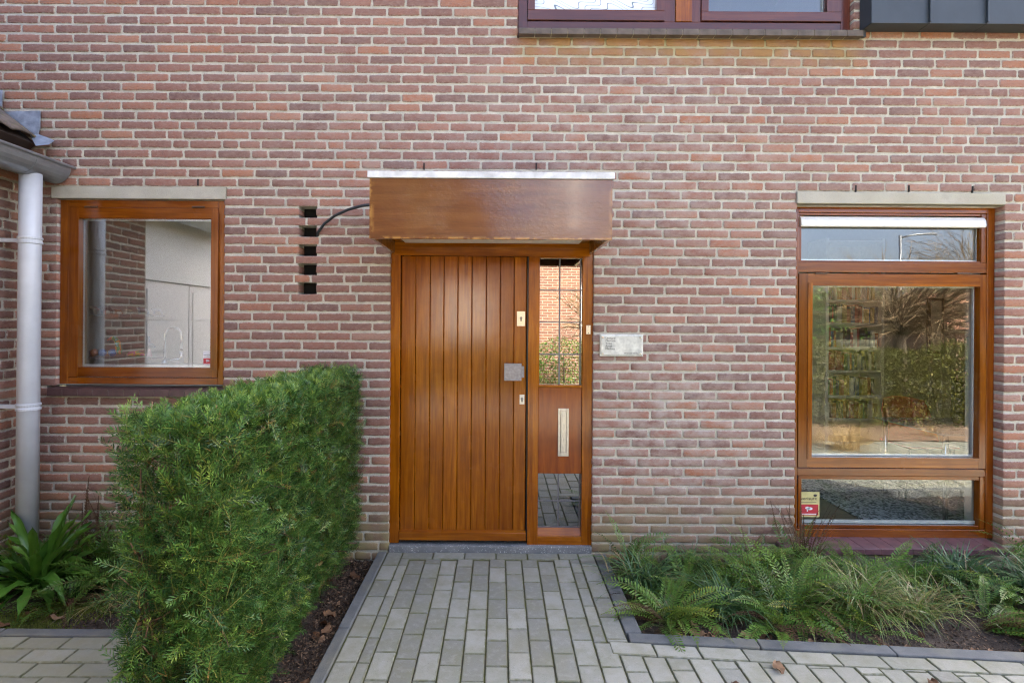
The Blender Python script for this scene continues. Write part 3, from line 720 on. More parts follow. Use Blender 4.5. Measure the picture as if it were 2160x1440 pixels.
ring(m, lp, (lp[0]+0.016, lp[1]-0.016, lp[2]+0.026, lp[3]-0.018), yy-0.006, yy, 0, 0); m.box(lp[0]+0.017, lp[1]-0.017, yy-0.003, yy-0.0005, lp[2]+0.027, lp[3]-0.019, 0); m.box(lp[0]+0.0185, lp[0]+0.025, yy-0.010, yy-0.004, lp[2]+0.03, lp[3]-0.04, 0)
m.build('letter_plate', M['steel'], dframe, 0.0015)
db = rect(1236.3, 686, 1245.3, 704.5, Y); m = MB()
m.box(db[0], db[1], Y-0.009, Y, db[2], db[3], 0); cxx, czz = (db[0]+db[1])/2, (db[2]+db[3])/2
def facing_disc(m, cx, cz, r, y0, y1, mi=0, n=16): m.prism([(cx+r*math.cos(2*math.pi*i/n), cz+r*math.sin(2*math.pi*i/n)) for i in range(n)], lambda u, v, q: (u, q, v), y1, y0, mi)
facing_disc(m, cxx, czz, 0.0085, Y-0.013, Y-0.009, 0)
for s_ in (-1, 1): facing_disc(m, cxx, czz+s_*0.023, 0.003, Y-0.010, Y-0.009, 1)
m.build('doorbell', [M['champagne'], M['ink']], dframe, 0.002)

YF = Y + 0.022                                      # face of the door leaf
leaf = MB()
jx = [845, 875.5, 906, 935, 964.5, 994, 1024.5, 1054, 1083, 1109.5]
zt_l, zb_l = at(975, 541, YF)[1], 0.062
for a, b in zip(jx, jx[1:]):
    xa, xb = at(a, 840, YF)[0], at(b, 840, YF)[0]; t = (rnd.random(), rnd.random(), 0); c = 0.0045
    leaf.prism([(xa+0.0006, YF+c), (xa+c, YF), (xb-c, YF), (xb-0.0006, YF+c), (xb-0.0006, YF+0.035), (xa+0.0006, YF+0.035)], lambda u, v, q: (u, v, q), zb_l, zt_l, 0, t)
xa, xb = at(844, 840, YF)[0], at(1110.5, 840, YF)[0]
leaf.box(xa+0.002, xb-0.002, YF+0.030, YF+0.05, zb_l, zt_l, 1)
door = leaf.build('front_door', [M['wv'], M['dark']], house, 0.0009, seg=1)
m = MB(); wb = rect(845, 1121, 1111, 1139, YF-0.03)
m.prism([(YF-0.034, wb[2]), (YF-0.001, wb[2]), (YF-0.001, wb[3]+0.006), (YF-0.030, wb[3]-0.004)], lambda u, v, q: (q, u, v), xa+0.002, xb)
m.build('weather_bar', M['wh'], door, 0.003)
m = MB(); m.box(xb+0.0012, mu[0]-0.0005, YF+0.002, YF+0.03, zb_l, zt_l); m.build('door_gap_shade', M['black'], door)  # black strip paints the shade of the gap beside the leaf
hb = rect(1063.5, 766, 1100, 802.5, YF-0.075); m = MB()
m.box(hb[0], hb[1], YF-0.085, YF-0.070, hb[2], hb[3]); rx = rect(1082, 772, 1105.5, 796, YF-0.01); m.box(rx[0], rx[1], YF-0.012, YF-0.0005, rx[2], rx[3]); m.box(rx[0]+0.02, rx[1]-0.03, YF-0.070, YF-0.012, rx[2]+0.015, rx[3]-0.015)
m.build('knob', M['pewter'], door, 0.0015)
def keyplate(r, y, mat, parent):
    m = MB(); m.box(r[0], r[1], y-0.007, y-0.0005, r[2], r[3], 0); cx_, cz_ = (r[0]+r[1])/2, (r[2]+r[3])/2
    facing_disc(m, cx_, cz_+0.005, 0.0085, y-0.009, y-0.007, 1); m.box(cx_-0.0045, cx_+0.0045, y-0.0088, y-0.007, cz_-0.017, cz_, 1); facing_disc(m, cx_, cz_+0.006, 0.0055, y-0.0105, y-0.009, 2)
    m.build('lock', [M[mat], M['ink'], M['pewter']], parent, 0.0012)
keyplate(rect(1090.5, 656.5, 1107.5, 687.5, YF), YF, 'champagne', door); keyplate(rect(1096, 832, 1106, 852, YF), YF, 'steel', door)

# ---- canopy
yc = -0.682; cz0, cz1 = at(1035, 504.5, yc)[1], at(1035, 377.5, yc)[1]
ca, cb = at(779, 440, yc)[0], at(1292, 440, yc)[0]
m = MB(); m.box(ca, cb, yc, yc+0.022, cz0, cz1)
can = m.build('canopy', M['fascia'], house, 0.002)
for q in (ca, cb-0.022): m = MB(); m.box(q, q+0.022, yc+0.0225, -0.004, cz0+0.002, cz1); m.build('canopy_side', M['fascia'], can, 0.002)
zs = 2.095
m = MB(); m.box(ca+0.0225, cb-0.0225, yc+0.0225, -0.003, zs+0.004, zs+0.02, 1); m.box(ca+0.10, cb-0.10, yc+0.10, -0.06, zs-0.006, zs+0.0035, 0)
m.build('soffit', [M['white'], M['wh']], can, 0.002)
m = MB(); m.box(ca-0.010, cb+0.010, yc-0.012, -0.003, cz1+0.001, cz1+0.038); m.build('roof_trim', M['white_trim'], can, 0.003)
# cable from the vent slot to the canopy side
pts = []
A = Vector((*at(669, 496)[:1], -0.004, at(669, 496)[1])); A = Vector((at(670, 495)[0], 0.03, at(670, 495)[1]))
ctrl = [(671, 490, -0.01), (684, 472, -0.03), (706, 455, -0.07), (735, 442, -0.13), (764, 434, -0.20), (792, 431, -0.26)]
m = MB(); m.tube([Vector((at(668, 500, -0.005)[0], 0.02, at(668, 500, 0)[1]))] + [Vector((at(a, b, y)[0], y, at(a, b, y)[1])) for a, b, y in ctrl], 0.0095, 10)
m.build('cable', M['rubber'], house, smooth=True)
# open perpends (weep holes)
for a, b in ((894.5, 351), (1131, 351), (418, 385), (1805, 398), (1917, 398), (2051, 400)):
    q = rect(a-1.3, b-7, a+1.3, b+7); m = MB(); m.box(q[0], q[1], -0.0042, 0.02, q[2], q[3]); m.build('weep_hole', M['dark'], house)

# ---- garage wing: white doors, eave, gutter, pipe, roof edge
m = MB()
m.box(XW-0.10, XW-0.02, -2.42, -1.162, 1.99, 2.66, 0)
m.box(XW-0.10, XW-0.015, -2.42, -1.165, 1.93, 1.99, 0)
m.build('wing_panel', M['offwhite'], house, 0.003)
for i, (y0, y1) in enumerate(((-1.94, -1.17), (-2.42, -1.955))):
    m = MB(); n = 6
    m.box(XW-0.08, XW-0.04, y0, y1, 0.0, 1.925)
    for j in range(n): m.box(XW-0.042, XW-0.030, y0+0.06, y1-0.06, 0.06+j*0.30, 0.06+(j+1)*0.30-0.008)
    m.build('garage_door', M['white'], house, 0.003)
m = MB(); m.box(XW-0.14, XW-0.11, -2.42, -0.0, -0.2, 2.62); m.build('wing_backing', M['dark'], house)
gx, gz, gr = -3.0, at(150, 352, -0.05)[1], 0.105
m = MB(); n = 14
outer = [(gx + gr*math.cos(math.pi + math.pi*i/n), gz + gr*1.05*math.sin(math.pi + math.pi*i/n)) for i in range(n+1)]
inner = [(gx + (gr-0.004)*math.cos(math.pi + math.pi*i/n), gz + (gr-0.004)*1.05*math.sin(math.pi + math.pi*i/n)) for i in range(n, -1, -1)]
y0, y1 = -2.45, -0.035
for i in range(n):
    a, b = outer[i], outer[i+1]; c, d = inner[n-i-1], inner[n-i]
    m.prism([a, b, c, d], lambda u, v, q: (u, q, v), y0, y1)
m.prism(outer, lambda u, v, q: (u, q, v), y1, y1+0.004)
m.tube([(gx+gr+0.004, y0, gz+0.002), (gx+gr+0.004, y1+0.03, gz+0.002)], 0.0105, 10)
gut = m.build('gutter', M['zinc'], house)
m = MB(); yb = -0.30
m2 = [(gx + (gr+0.003)*math.cos(math.pi + math.pi*i/n), gz + (gr*1.05+0.003)*math.sin(math.pi + math.pi*i/n)) for i in range(n+1)]
for i in range(n):
    a, b = m2[i], m2[i+1]; c, d = outer[i+1], outer[i]
    m.prism([a, b, c, d], lambda u, v, q: (u, q, v), yb-0.017, yb+0.017)
m.build('gutter_bracket', M['zinc'], gut)
pp = -0.232; px_ = at(65, 380, pp)[0]; pb = at(57, 1090, pp)[0]; rp = 20*(pp-CAM_Y)/FPX
m = MB(); m.tube([(px_, pp, gz-gr*0.9), (px_+(pb-px_)*0.25, pp, 1.95), (pb, pp, -0.12)], rp, 28)
pipe = m.build('downpipe', M['zinc_pipe'], house, smooth=True)
for py in (507, 857):
    z = at(60, py, pp)[1]; xx = px_ + (pb-px_)*(2.5-z)/2.62
    m = MB(); m.lathe([(rp+0.0008, -0.024), (rp+0.006, -0.022), (rp+0.006, -0.008), (rp+0.002, -0.004), (rp+0.002, 0.004), (rp+0.006, 0.008), (rp+0.006, 0.02), (rp+0.0008, 0.022)], (xx, pp, z), 28)
    m.box(XW-0.01, xx-rp*0.9, pp-0.012, pp+0.012, z-0.012, z+0.012)
    m.build('pipe_clip', M['zinc_pipe'], pipe, smooth=False)
# pantiles over the wing (rows run along y, slope rises to -x)
def m_pant():
    k = NT('mossy_pantile'); o = k.obj(); n = k.noise(o, 22, 6)
    c = k.mix(k.maprange(n, 0.3, 0.7), (0.085,0.070,0.060), (0.19,0.15,0.12)); c = k.mix(k.maprange(k.noise(o, 30, 4), 0.58, 0.7, 0, 0.8), c, (0.17,0.17,0.03))
    return k.pbr(c, 0.9, k.bump(n, 0.6, 0.004))
pt = QB(); sl_ = R(40); row = 0.30
ex, ez = at(78, 297, -0.04)
for rr in range(5):
    ys = np.linspace(-2.46, -0.03, 120); wv = 0.022*np.abs(np.sin(np.pi*(ys+0.03)/0.21))**0.8
    s0, s1 = rr*row, rr*row + row + 0.06
    top = []
    for s_, lift in ((s0, 0.022), (s1, 0.0)):
        xx = ex - s_*math.cos(sl_); zz = ez + s_*math.sin(sl_)
        top.append(np.stack([np.full(120, xx), ys, zz + lift + wv], -1))
    bot = [q - np.array([0, 0, 0.018]) for q in top]
    V = np.concatenate([top[0], top[1], bot[0], bot[1]]); i = np.arange(119)
    Q = np.concatenate([np.stack([i, i+1, 121+i, 120+i], -1), np.stack([240+i, 360+i, 361+i, 241+i], -1), np.stack([i, 240+i, 241+i, i+1], -1), np.stack([120+i, 121+i, 361+i, 360+i], -1)])
    pt.add(V, Q, (0.5, 0.5, 0))
pt.build('wing_roof', m_pant(), house, smooth=False)
m = MB(); m.prism([(ex-0.12, ez-0.10), (ex-0.02, ez-0.02), (ex-1.3, ez+1.05), (ex-1.4, ez+0.97)], lambda u, v, q: (u, q, v), -2.44, -0.02)
m.box(XW-0.0, gx-0.075, -2.44, -0.02, gz+0.02, gz+0.045)
m.build('eave_board', plain('dark_eave_board', (0.035,0.022,0.016), 0.7), house)
# lead flashings, stepping up the slope on the facade
m = MB()
def sheet(pts, y0, y1):
    P = [at(a, b, -0.02) for a, b in pts][::-1]; m.prism(P, lambda u, v, q: (u, q, v), y1, y0)
sheet([(3, 236), (85, 233.5), (84, 270), (80, 283), (74, 289), (66, 285), (30, 262), (0, 248)], -0.020, -0.014)
sheet([(-55, 190), (6.5, 191), (5, 238), (1, 247), (-20, 236), (-60, 205)], -0.026, -0.0205)
P = [(64, 284, -0.05), (80, 283, -0.02), (100, 290, -0.02), (115, 297, -0.02), (104, 304, -0.06), (76, 307, -0.10)]
V = [(at(a, b, y)[0], y, at(a, b, y)[1]) for a, b, y in P]
m.add(V + [(x, y-0.003, z-0.004) for x, y, z in V], [tuple(range(6)), tuple(range(6, 12))[::-1]] + [(i, 6+i, 6+(i+1) % 6, (i+1) % 6) for i in range(6)])
m.build('lead_flashing', M['lead'], house, 0.002)

# ---- name plate
n4 = rect(1265.5, 705, 1357, 751.5, -0.02)
m = MB(); a, b, c, d = n4; e = 0.012; yb, yf = -0.006, -0.020
V = [(a,yb,c),(b,yb,c),(b,yb,d),(a,yb,d),(a,yf+0.006,c),(b,yf+0.006,c),(b,yf+0.006,d),(a,yf+0.006,d),(a+e,yf,c+e),(b-e,yf,c+e),(b-e,yf,d-e),(a+e,yf,d-e)]
m.add(V, [(0,3,2,1),(0,1,5,4),(1,2,6,5),(2,3,7,6),(3,0,4,7),(4,5,9,8),(5,6,10,9),(6,7,11,10),(7,4,8,11),(8,9,10,11)])
plate = m.build('name_plate', plain('pale_stone_colour', (0.55,0.55,0.48), 0.25, var=0.22, scale=30), None)
tag(plate, 'small pale plate with five names, screwed to the bricks right of the door', 'name plate')
for sx in (a+0.020, b-0.020):
    for sz in (c+0.020, d-0.020): m = MB(); facing_disc(m, sx, sz, 0.0065, yf-0.005, yf, 0); m.build('screw', M['chrome'], plate, 0.0015)
lines = ['Leonard', 'Mariosla', 'Ymke', 'Aniek', 'Marloes']
for i, t in enumerate(lines): text('lettering', t, a+0.037, d-0.032-i*0.0180, yf-0.0006, None, M['ink'], plate, 0.0200)
text('lettering', 'Wentsel Wilts', b-0.034, c+0.017, yf-0.0006, None, M['ink'], plate, 0.0165, True)
# ---------------------------------------------------------------- ground
def grid_mesh(name, x0, x1, y0, y1, nx, ny, zf, mat, smooth=True):
    xs, ys = np.meshgrid(np.linspace(x0, x1, nx), np.linspace(y0, y1, ny)); zs = zf(xs, ys)
    q = QB(); i = np.arange(nx*ny).reshape(ny, nx)
    q.add(np.stack([xs, ys, zs], -1).reshape(-1, 3), np.stack([i[:-1,:-1], i[:-1,1:], i[1:,1:], i[1:,:-1]], -1).reshape(-1, 4), (0.5,0.5,0))
    return q.build(name, mat, None, smooth)
def lump(x, y, s=1.0, seed=0.0):
    return (np.sin(x*7.1*s+seed)*np.cos(y*6.3*s+1.3*seed) + 0.6*np.sin(x*15.7*s+y*9.1*s+seed*2) + 0.4*np.cos(x*31*s-y*27*s+seed))/2.0
M['lawn'] = m_soil('far_ground', (0.045,0.050,0.018), (0.095,0.085,0.035))
m = MB(); m.box(-60, 60, -70, 60, -0.6, -0.32); tag(m.build('ground', M['lawn']), kind='structure')
soil = lambda x, y: -0.060 + 0.016*lump(x, y, 1.0) + 0.010*lump(x, y, 3.1, 2.0)
KS = math.tan(R(4.4))
def kz(x): return -1.093 - (x - 0.634)*KS          # front edge of the right-hand bed
g = grid_mesh('soil_bed', 0.66, 7.5, -1.70, 0.002, 220, 70, lambda x, y: np.where(y < (-1.05-(x-0.634)*KS), -0.12, soil(x, y)), M['soil']); tag(g, kind='structure')
g = grid_mesh('soil_bed', -4.2, -0.79, -1.05, 0.002, 120, 50, soil, M['soil']); tag(g, kind='structure')
g = grid_mesh('soil_strip', -1.45, -0.79, -2.75, -1.04, 40, 90, lambda x, y: soil(x, y)+0.01, M['soil']); tag(g, kind='structure')

# ---- pavers
def clip(poly, nx, ny, c):
    """keep the side nx*x + ny*y <= c"""
    out = []
    for i in range(len(poly)):
        a, b = poly[i], poly[(i+1) % len(poly)]
        da, db = nx*a[0]+ny*a[1]-c, nx*b[0]+ny*b[1]-c
        if da <= 0: out.append(a)
        if (da < 0 < db) or (db < 0 < da):
            t = da/(da-db); out.append((a[0]+(b[0]-a[0])*t, a[1]+(b[1]-a[1])*t))
    return out
class Paving:
    def __init__(self): self.mb = MB()
    def stone(self, poly, clips=()):
        for c in clips:
            poly = clip(poly, *c)
            if len(poly) < 3: return
        ar = 0.5*sum(poly[i][0]*poly[(i+1)%len(poly)][1]-poly[(i+1)%len(poly)][0]*poly[i][1] for i in range(len(poly)))
        if abs(ar) < 0.0012: return
        if ar < 0: poly = poly[::-1]
        cx, cy = sum(p[0] for p in poly)/len(poly), sum(p[1] for p in poly)/len(poly)
        def inset(d):
            r = []
            for x, y in poly:
                l = math.hypot(x-cx, y-cy); s = max(0.0, 1-1.35*d/max(l, 1e-6)); r.append((cx+(x-cx)*s, cy+(y-cy)*s))
            return r
        def ins(d):      # true parallel offset for convex polygon
            n = len(poly); r = []
            for i in range(n):
                p0, p1, p2 = poly[i-1], poly[i], poly[(i+1) % n]
                e1 = Vector((p1[0]-p0[0], p1[1]-p0[1])); e2 = Vector((p2[0]-p1[0], p2[1]-p1[1]))
                if e1.length < 1e-5 or e2.length < 1e-5: return inset(d)
                e1.normalize(); e2.normalize(); n1 = Vector((-e1.y, e1.x)); n2 = Vector((-e2.y, e2.x)); bi = n1+n2
                k_ = d/max(0.3, bi.length_squared/2); r.append((p1[0]+bi.x*k_, p1[1]+bi.y*k_))
            return r
        dz, tx, ty = rnd.gauss(0, 0.0012), rnd.gauss(0, 0.006), rnd.gauss(0, 0.006)
        zf = lambda x, y, z: z + dz + (x-cx)*tx + (y-cy)*ty
        A, B, Cc = ins(0.0028), ins(0.0055), ins(0.012)
        n = len(poly); t = (rnd.random(), rnd.random())
        vs = [(x, y, -0.05) for x, y in A] + [(x, y, zf(x, y, -0.005)) for x, y in A] + [(x, y, zf(x, y, 0)) for x, y in B] + [(x, y, zf(x, y, 0.0004)) for x, y in Cc]
        self.mb.v += vs; k0 = len(self.mb.v) - 4*n
        self.mb.t += [(t[0], t[1], 1.0)]*(2*n) + [(t[0], t[1], 0.9)]*n + [(t[0], t[1], 0.0)]*n
        for lv in range(3):
            for i in range(n):
                self.mb.f.append((k0+lv*n+i, k0+lv*n+(i+1) % n, k0+(lv+1)*n+(i+1) % n, k0+(lv+1)*n+i)); self.mb.m.append(0)
        self.mb.f.append(tuple(k0+3*n+i for i in range(n))); self.mb.m.append(0)
    def r(self, x0, x1, y0, y1, clips=()): self.stone([(x0,y0),(x1,y0),(x1,y1),(x0,y1)], clips)
P = Paving(); W_, L_ = 0.1052, 0.2095
XL, XR, YT = -0.745, 0.645, -0.012
ALONG = (KS, 1.0, -1.093 + 0.634*KS)                 # below the kerb line
def colrun(x0, x1, ytop, ybot, off, clips=()):
    y = ytop + off
    while y > ybot:
        P.r(x0, x1, max(y-L_, ybot), min(y, ytop), clips); y -= L_
colrun(XL, XL+0.105, YT, -5.4, 0.0)                   # left border column
colrun(XL+0.105, XL+0.165, YT-0.105, -5.4, 0.10)      # the cut column beside it
x = XL+0.105
while x < XR-0.11:
    P.r(x, min(x+L_, XR-0.105), YT-0.105, YT); x += L_
colrun(XR-0.105, XR, YT, -1.09, 0.0)                  # right border column
ROWB = (KS, 1.0, -1.093 + 0.634*KS - 0.107)           # below the stretcher row beside the bed
x = XL+0.165; i = 0
while x < 7.6:
    a, b = x, x+W_
    off = (0.0 if i % 2 == 0 else 0.105) + rnd.uniform(-0.03, 0.03)
    if b <= XR-0.105+0.002: colrun(a, b, YT-0.105, -5.4, off)
    elif a < XR-0.105:
        colrun(a, XR-0.1055, YT-0.105, -1.09, off); colrun(a, b, -1.095, -5.4, off, [ROWB] if b > XR else [])
    else: colrun(a, b, -1.0, -5.4, off, [ROWB, (0, 1, -1.095)])
    x += W_; i += 1
x = XR - 0.10                                        # stretcher row along the bed kerb
while x < 7.6:
    a, b = x, x+L_
    f = lambda q, d: -1.093 - (q-0.634)*KS - d
    P.stone([(a, f(a, 0.105)), (b, f(b, 0.105)), (b, f(b, 0.0)), (a, f(a, 0.0))], [(-1, 0, -(XR-0.10))] )
    x += L_
y = -1.075; i = 0                                    # stretcher bond on the left, courses along the wall
while y > -5.4:
    x = -4.6 + (0.105 if i % 2 else 0.0)
    while x < -0.84:
        P.r(x, x+L_, y-W_, y, [] if y < -2.8 else [(1, 0, -1.46)]); x += L_
    y -= W_; i += 1
pav = P.mb.build('paving', M['paver']); tag(pav, kind='structure')
m = MB(); m.box(XL-0.02, XR, -1.12, -0.01, -0.3, -0.0065); m.quad((-5,-5.6,-0.0075),(7.6,-5.6,-0.0075),(7.6,-1.84,-0.0075),(-5,-1.84,-0.0075)); 
m.quad((XL-0.02,-1.85,-0.008),(0.7,-1.85,-0.008),(0.7,-1.11,-0.008),(XL-0.02,-1.11,-0.008)); m.quad((-5,-1.85,-0.008),(-1.46,-1.85,-0.008),(-1.46,-1.07,-0.008),(-5,-1.07,-0.008))
m.add([(0.69,-1.85,-0.0083),(7.6,-1.85,-0.0083),(7.6,kz(7.6)-0.0,-0.0083),(0.69,kz(0.69),-0.0083)], [(0,1,2,3)])
tag(m.build('joint_sand', M['joint']), kind='structure')
# far paving towards the street
k = NT('far_paving'); o_ = k.obj()
bt = k.n('ShaderNodeTexBrick', {'Vector': o_, 'Color1': (0.25,0.245,0.225,1), 'Color2': (0.19,0.19,0.175,1), 'Mortar': (0.07,0.065,0.05,1), 'Scale': 1.0, 'Mortar Size': 0.006, 'Brick Width': 0.21, 'Row Height': 0.105})
k.pbr(bt.outputs[0], 0.9)
m = MB(); m.box(-14, 3.4, -8.3, -5.5, -0.3, -0.004); m.box(3.4, 20, -4.0, -1.9, -0.3, -0.0095); tag(m.build('street', k.mat), kind='structure')
# kerbs
def kerb(name, pts, w, z, seg):
    m = MB(); p0, p1 = Vector(pts[0]), Vector(pts[1]); d = (p1-p0); n = max(1, round(d.length/seg)); nn = Vector((-d.y, d.x)).normalized()*w
    for i in range(n):
        a = p0 + d*(i/n) + d.normalized()*0.0025; b = p0 + d*((i+1)/n) - d.normalized()*0.0025
        m.prism([(a.x, a.y), (b.x, b.y), (b.x+nn.x, b.y+nn.y), (a.x+nn.x, a.y+nn.y)], lambda u, v, q: (u, v, q), -0.2, z + rnd.gauss(0, 0.001))
    tag(m.build(name, M['kerb'], None, 0.006, seg=3), kind='structure')
kerb('kerb', [(XL-0.004, -2.9), (XL-0.004, -0.03)], 0.058, 0.010, 1.0)
kerb('kerb', [(XR+0.004, kz(XR)+0.004), (7.5, kz(7.5)+0.004)], 0.078, 0.006, 0.62)
kerb('kerb', [(XR+0.004, -0.02), (XR+0.004, kz(XR)+0.085)], 0.082, 0.002, 0.5) if False else kerb('kerb', [(XR+0.086, kz(XR)+0.088), (XR+0.086, -0.02)], 0.082, 0.002, 0.36)
kerb('kerb', [(-4.6, -1.072), (-1.40, -1.072)], 0.060, 0.008, 1.0)

# ---------------------------------------------------------------- plants
M['litter'] = m_leaf('leaf_litter', [(0,(0.018,0.013,0.010)),(0.6,(0.085,0.055,0.034)),(1,(0.24,0.16,0.10))], 0.85, 0.05, 0.2)
def rand_unit(n): return unit(rng.normal(size=(n, 3)))
def sprigs(qb, P, D, L, npair=11, ln=0.021, wd=0.0026, t0=None, droop=0.0, dead=0.0):
    """flat two-ranked needle sprays: P bases, D directions (unit), L lengths"""
    n = len(P); up = np.array([0, 0, 1.0])
    Nn = unit(up + 0.55*rng.normal(size=(n, 3))); B = unit(np.cross(D, Nn)); Nn = unit(np.cross(B, D))
    t = np.linspace(0.10, 1.0, npair); T = np.tile(t, 2); S = np.repeat([1.0, -1.0], npair); K = 2*npair
    T = T[None, :] + rng.uniform(-0.02, 0.02, (n, K))
    pos = P[:, None, :] + D[:, None, :]*(L[:, None]*T)[..., None] - Nn[:, None, :]*(droop*L[:, None]*T**2)[..., None]
    a = R(58) - 0.45*np.clip(T, 0, 1)**2 + rng.normal(0, 0.12, (n, K))
    nd = D[:, None, :]*np.cos(a)[..., None] + B[:, None, :]*(S[None, :]*np.sin(a))[..., None] + Nn[:, None, :]*rng.normal(0.12, 0.20, (n, K))[..., None]
    nd = unit(nd)
    l = ln*(0.62 + 0.5*np.sin(np.pi*np.clip(T, 0, 1)**0.8))*rng.uniform(0.8, 1.15, (n, K))*(0.75+0.25*L[:, None]/L.mean())
    w = unit(np.cross(nd, Nn[:, None, :]))*(wd*0.5)
    mid = pos + nd*(l*0.45)[..., None]; tip = pos + nd*l[..., None]
    V = np.stack([pos, mid+w, tip, mid-w], 2).reshape(-1, 3); Q = np.arange(len(V)).reshape(-1, 4)
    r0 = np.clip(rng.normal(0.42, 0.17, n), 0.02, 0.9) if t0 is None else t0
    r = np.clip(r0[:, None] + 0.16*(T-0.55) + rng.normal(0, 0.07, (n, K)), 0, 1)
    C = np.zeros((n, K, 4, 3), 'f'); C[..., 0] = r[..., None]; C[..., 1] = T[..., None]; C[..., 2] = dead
    qb.add(V, Q, C.reshape(-1, 3))
    e = P + D*(L*0.96)[:, None] - Nn*(droop*L)[:, None]; bw = B*0.0016
    V = np.stack([P-bw, P+bw, e+bw*0.5, e-bw*0.5], 1).reshape(-1, 3)
    C = np.zeros((n, 4, 3), 'f'); C[:, :2, 2] = rng.uniform(0.2, 0.9, (n, 1)); C[..., 0] = 0.8; C[:, 2:, 2] = 0.1
    qb.add(V, np.arange(len(V)).reshape(-1, 4), C.reshape(-1, 3))

def hedge():
    x0, x1, y0, y1, zt = -1.24, -0.940, -2.00, -0.05, 1.225
    h = empty('yew_hedge', (-1.12, -1.05, -0.06), 'clipped dark green yew hedge running from the house wall along the left of the path', 'hedge')
    q = QB()
    bul = lambda y, z: 0.022*lump(y*0.9, z*0.9, 1.0, 4.0) + 0.012*lump(y, z, 2.7, 1.0)
    def face(n, kind):
        a, b = rng.random(n), rng.random(n); inn = np.abs(rng.normal(0, 0.05, n)) - 0.02
        if kind == 'r':
            y = y0 + a*(y1-y0); z = 0.03 + b*(zt-0.03); under = np.clip(0.22 - z, 0, 1)*0.35
            P = np.stack([x1 + bul(y, z) - inn - under - 0.05*np.clip(z-1.2, 0, 1), y, z], -1); N = np.array([1.0, 0, 0.25])
        elif kind == 'l':
            y = y0 + a*(y1-y0); z = 0.05 + b*(zt-0.05)
            P = np.stack([x0 - bul(y, z+3) + inn, y, z], -1); N = np.array([-1.0, 0, 0.25])
        elif kind == 't':
            x = x0 + a*(x1-x0); y = y0 + b*(y1-y0)
            P = np.stack([x, y, zt + 0.012*lump(x, y, 1.4, 3.0) - inn], -1); N = np.array([0, 0, 1.0])
        elif kind == 'f':
            x = x0 + a*(x1-x0); z = 0.03 + b*(zt-0.03)
            P = np.stack([x, y0 - 0.5*bul(x*3, z) + inn*1.3, z], -1); N = np.array([0, -1.0, 0.35])
        elif kind == 'b':
            x = x0 + a*(x1-x0); z = 0.05 + b*(zt-0.05); P = np.stack([x, y1 - np.abs(inn)*0.4, z], -1); N = np.array([0, 0.3, 1.0])
        else:
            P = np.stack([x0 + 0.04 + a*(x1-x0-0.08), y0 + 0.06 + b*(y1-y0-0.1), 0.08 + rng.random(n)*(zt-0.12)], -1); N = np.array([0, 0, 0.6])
        D = unit(N*0.75 + np.array([0, -0.12, 0.45]) + 0.62*rng.normal(size=(n, 3)))
        return P, D
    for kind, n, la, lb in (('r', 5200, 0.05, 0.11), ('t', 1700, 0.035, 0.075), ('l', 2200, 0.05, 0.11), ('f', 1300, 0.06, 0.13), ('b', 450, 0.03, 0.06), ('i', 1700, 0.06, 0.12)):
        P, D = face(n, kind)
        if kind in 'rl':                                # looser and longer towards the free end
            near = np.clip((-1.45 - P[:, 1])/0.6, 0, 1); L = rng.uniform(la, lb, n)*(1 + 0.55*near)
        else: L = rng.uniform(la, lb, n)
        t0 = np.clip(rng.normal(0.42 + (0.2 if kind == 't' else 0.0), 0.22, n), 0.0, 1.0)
        if kind == 'i': t0 *= 0.35  # inner sprays coloured darker, shade painted into the hedge's depth
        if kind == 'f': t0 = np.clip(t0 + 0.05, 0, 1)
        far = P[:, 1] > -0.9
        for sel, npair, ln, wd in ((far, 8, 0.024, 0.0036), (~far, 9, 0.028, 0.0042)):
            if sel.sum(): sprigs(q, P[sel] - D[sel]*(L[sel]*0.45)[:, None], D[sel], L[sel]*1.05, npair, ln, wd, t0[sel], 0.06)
    # brown dead sprays here and there
    P, D = face(160, 'r'); sprigs(q, P, D, rng.uniform(0.03, 0.07, 160), 7, 0.016, 0.0030, None, 0.2, dead=0.85)
    # long leaders standing out of the free end
    n = 70
    P = np.stack([rng.uniform(x0-0.02, x1, n), rng.uniform(y0-0.03, y0+0.35, n), rng.uniform(0.15, zt-0.02, n)], -1)
    D = unit(np.stack([rng.normal(0.0, 0.20, n), rng.normal(-0.10, 0.2, n), rng.uniform(0.7, 1.0, n)], -1))
    ok = (P[:, 2] + D[:, 2]*0.2) < zt + 0.02
    sprigs(q, P[ok], D[ok], rng.uniform(0.11, 0.18, ok.sum()), 12, 0.031, 0.0042, np.clip(rng.normal(0.5, 0.15, ok.sum()), 0, 1), 0.05)
    nd = 3600; P = np.stack([rng.uniform(x0+0.07, x1-0.07, nd), rng.uniform(y0+0.16, y1-0.03, nd), rng.uniform(0.06, zt-0.09, nd)], -1); D = unit(rng.normal(size=(nd, 3))*np.array([0.35, 1, 1.3])); S = unit(np.cross(D, np.array([1.0, 0.1, 0.1]) + 0.5*rng.normal(size=(nd, 3))))*rng.uniform(0.003, 0.010, (nd, 1)); E = P + D*rng.uniform(0.08, 0.22, (nd, 1)); E[:, 2] = np.minimum(E[:, 2], zt-0.05)
    qi = QB(); C = np.zeros((nd, 4, 3)); C[..., 0] = rng.random((nd, 1))*0.5; qi.add(np.stack([P-S, P+S, E+S*0.5, E-S*0.5], 1).reshape(-1, 3), np.arange(4*nd).reshape(-1, 4), C.reshape(-1, 3)); qi.build('light_blocking_twigs', M['litter'], h)  # dense dark twigs added to block light and darken the gaps
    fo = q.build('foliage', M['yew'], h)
    m = MB()
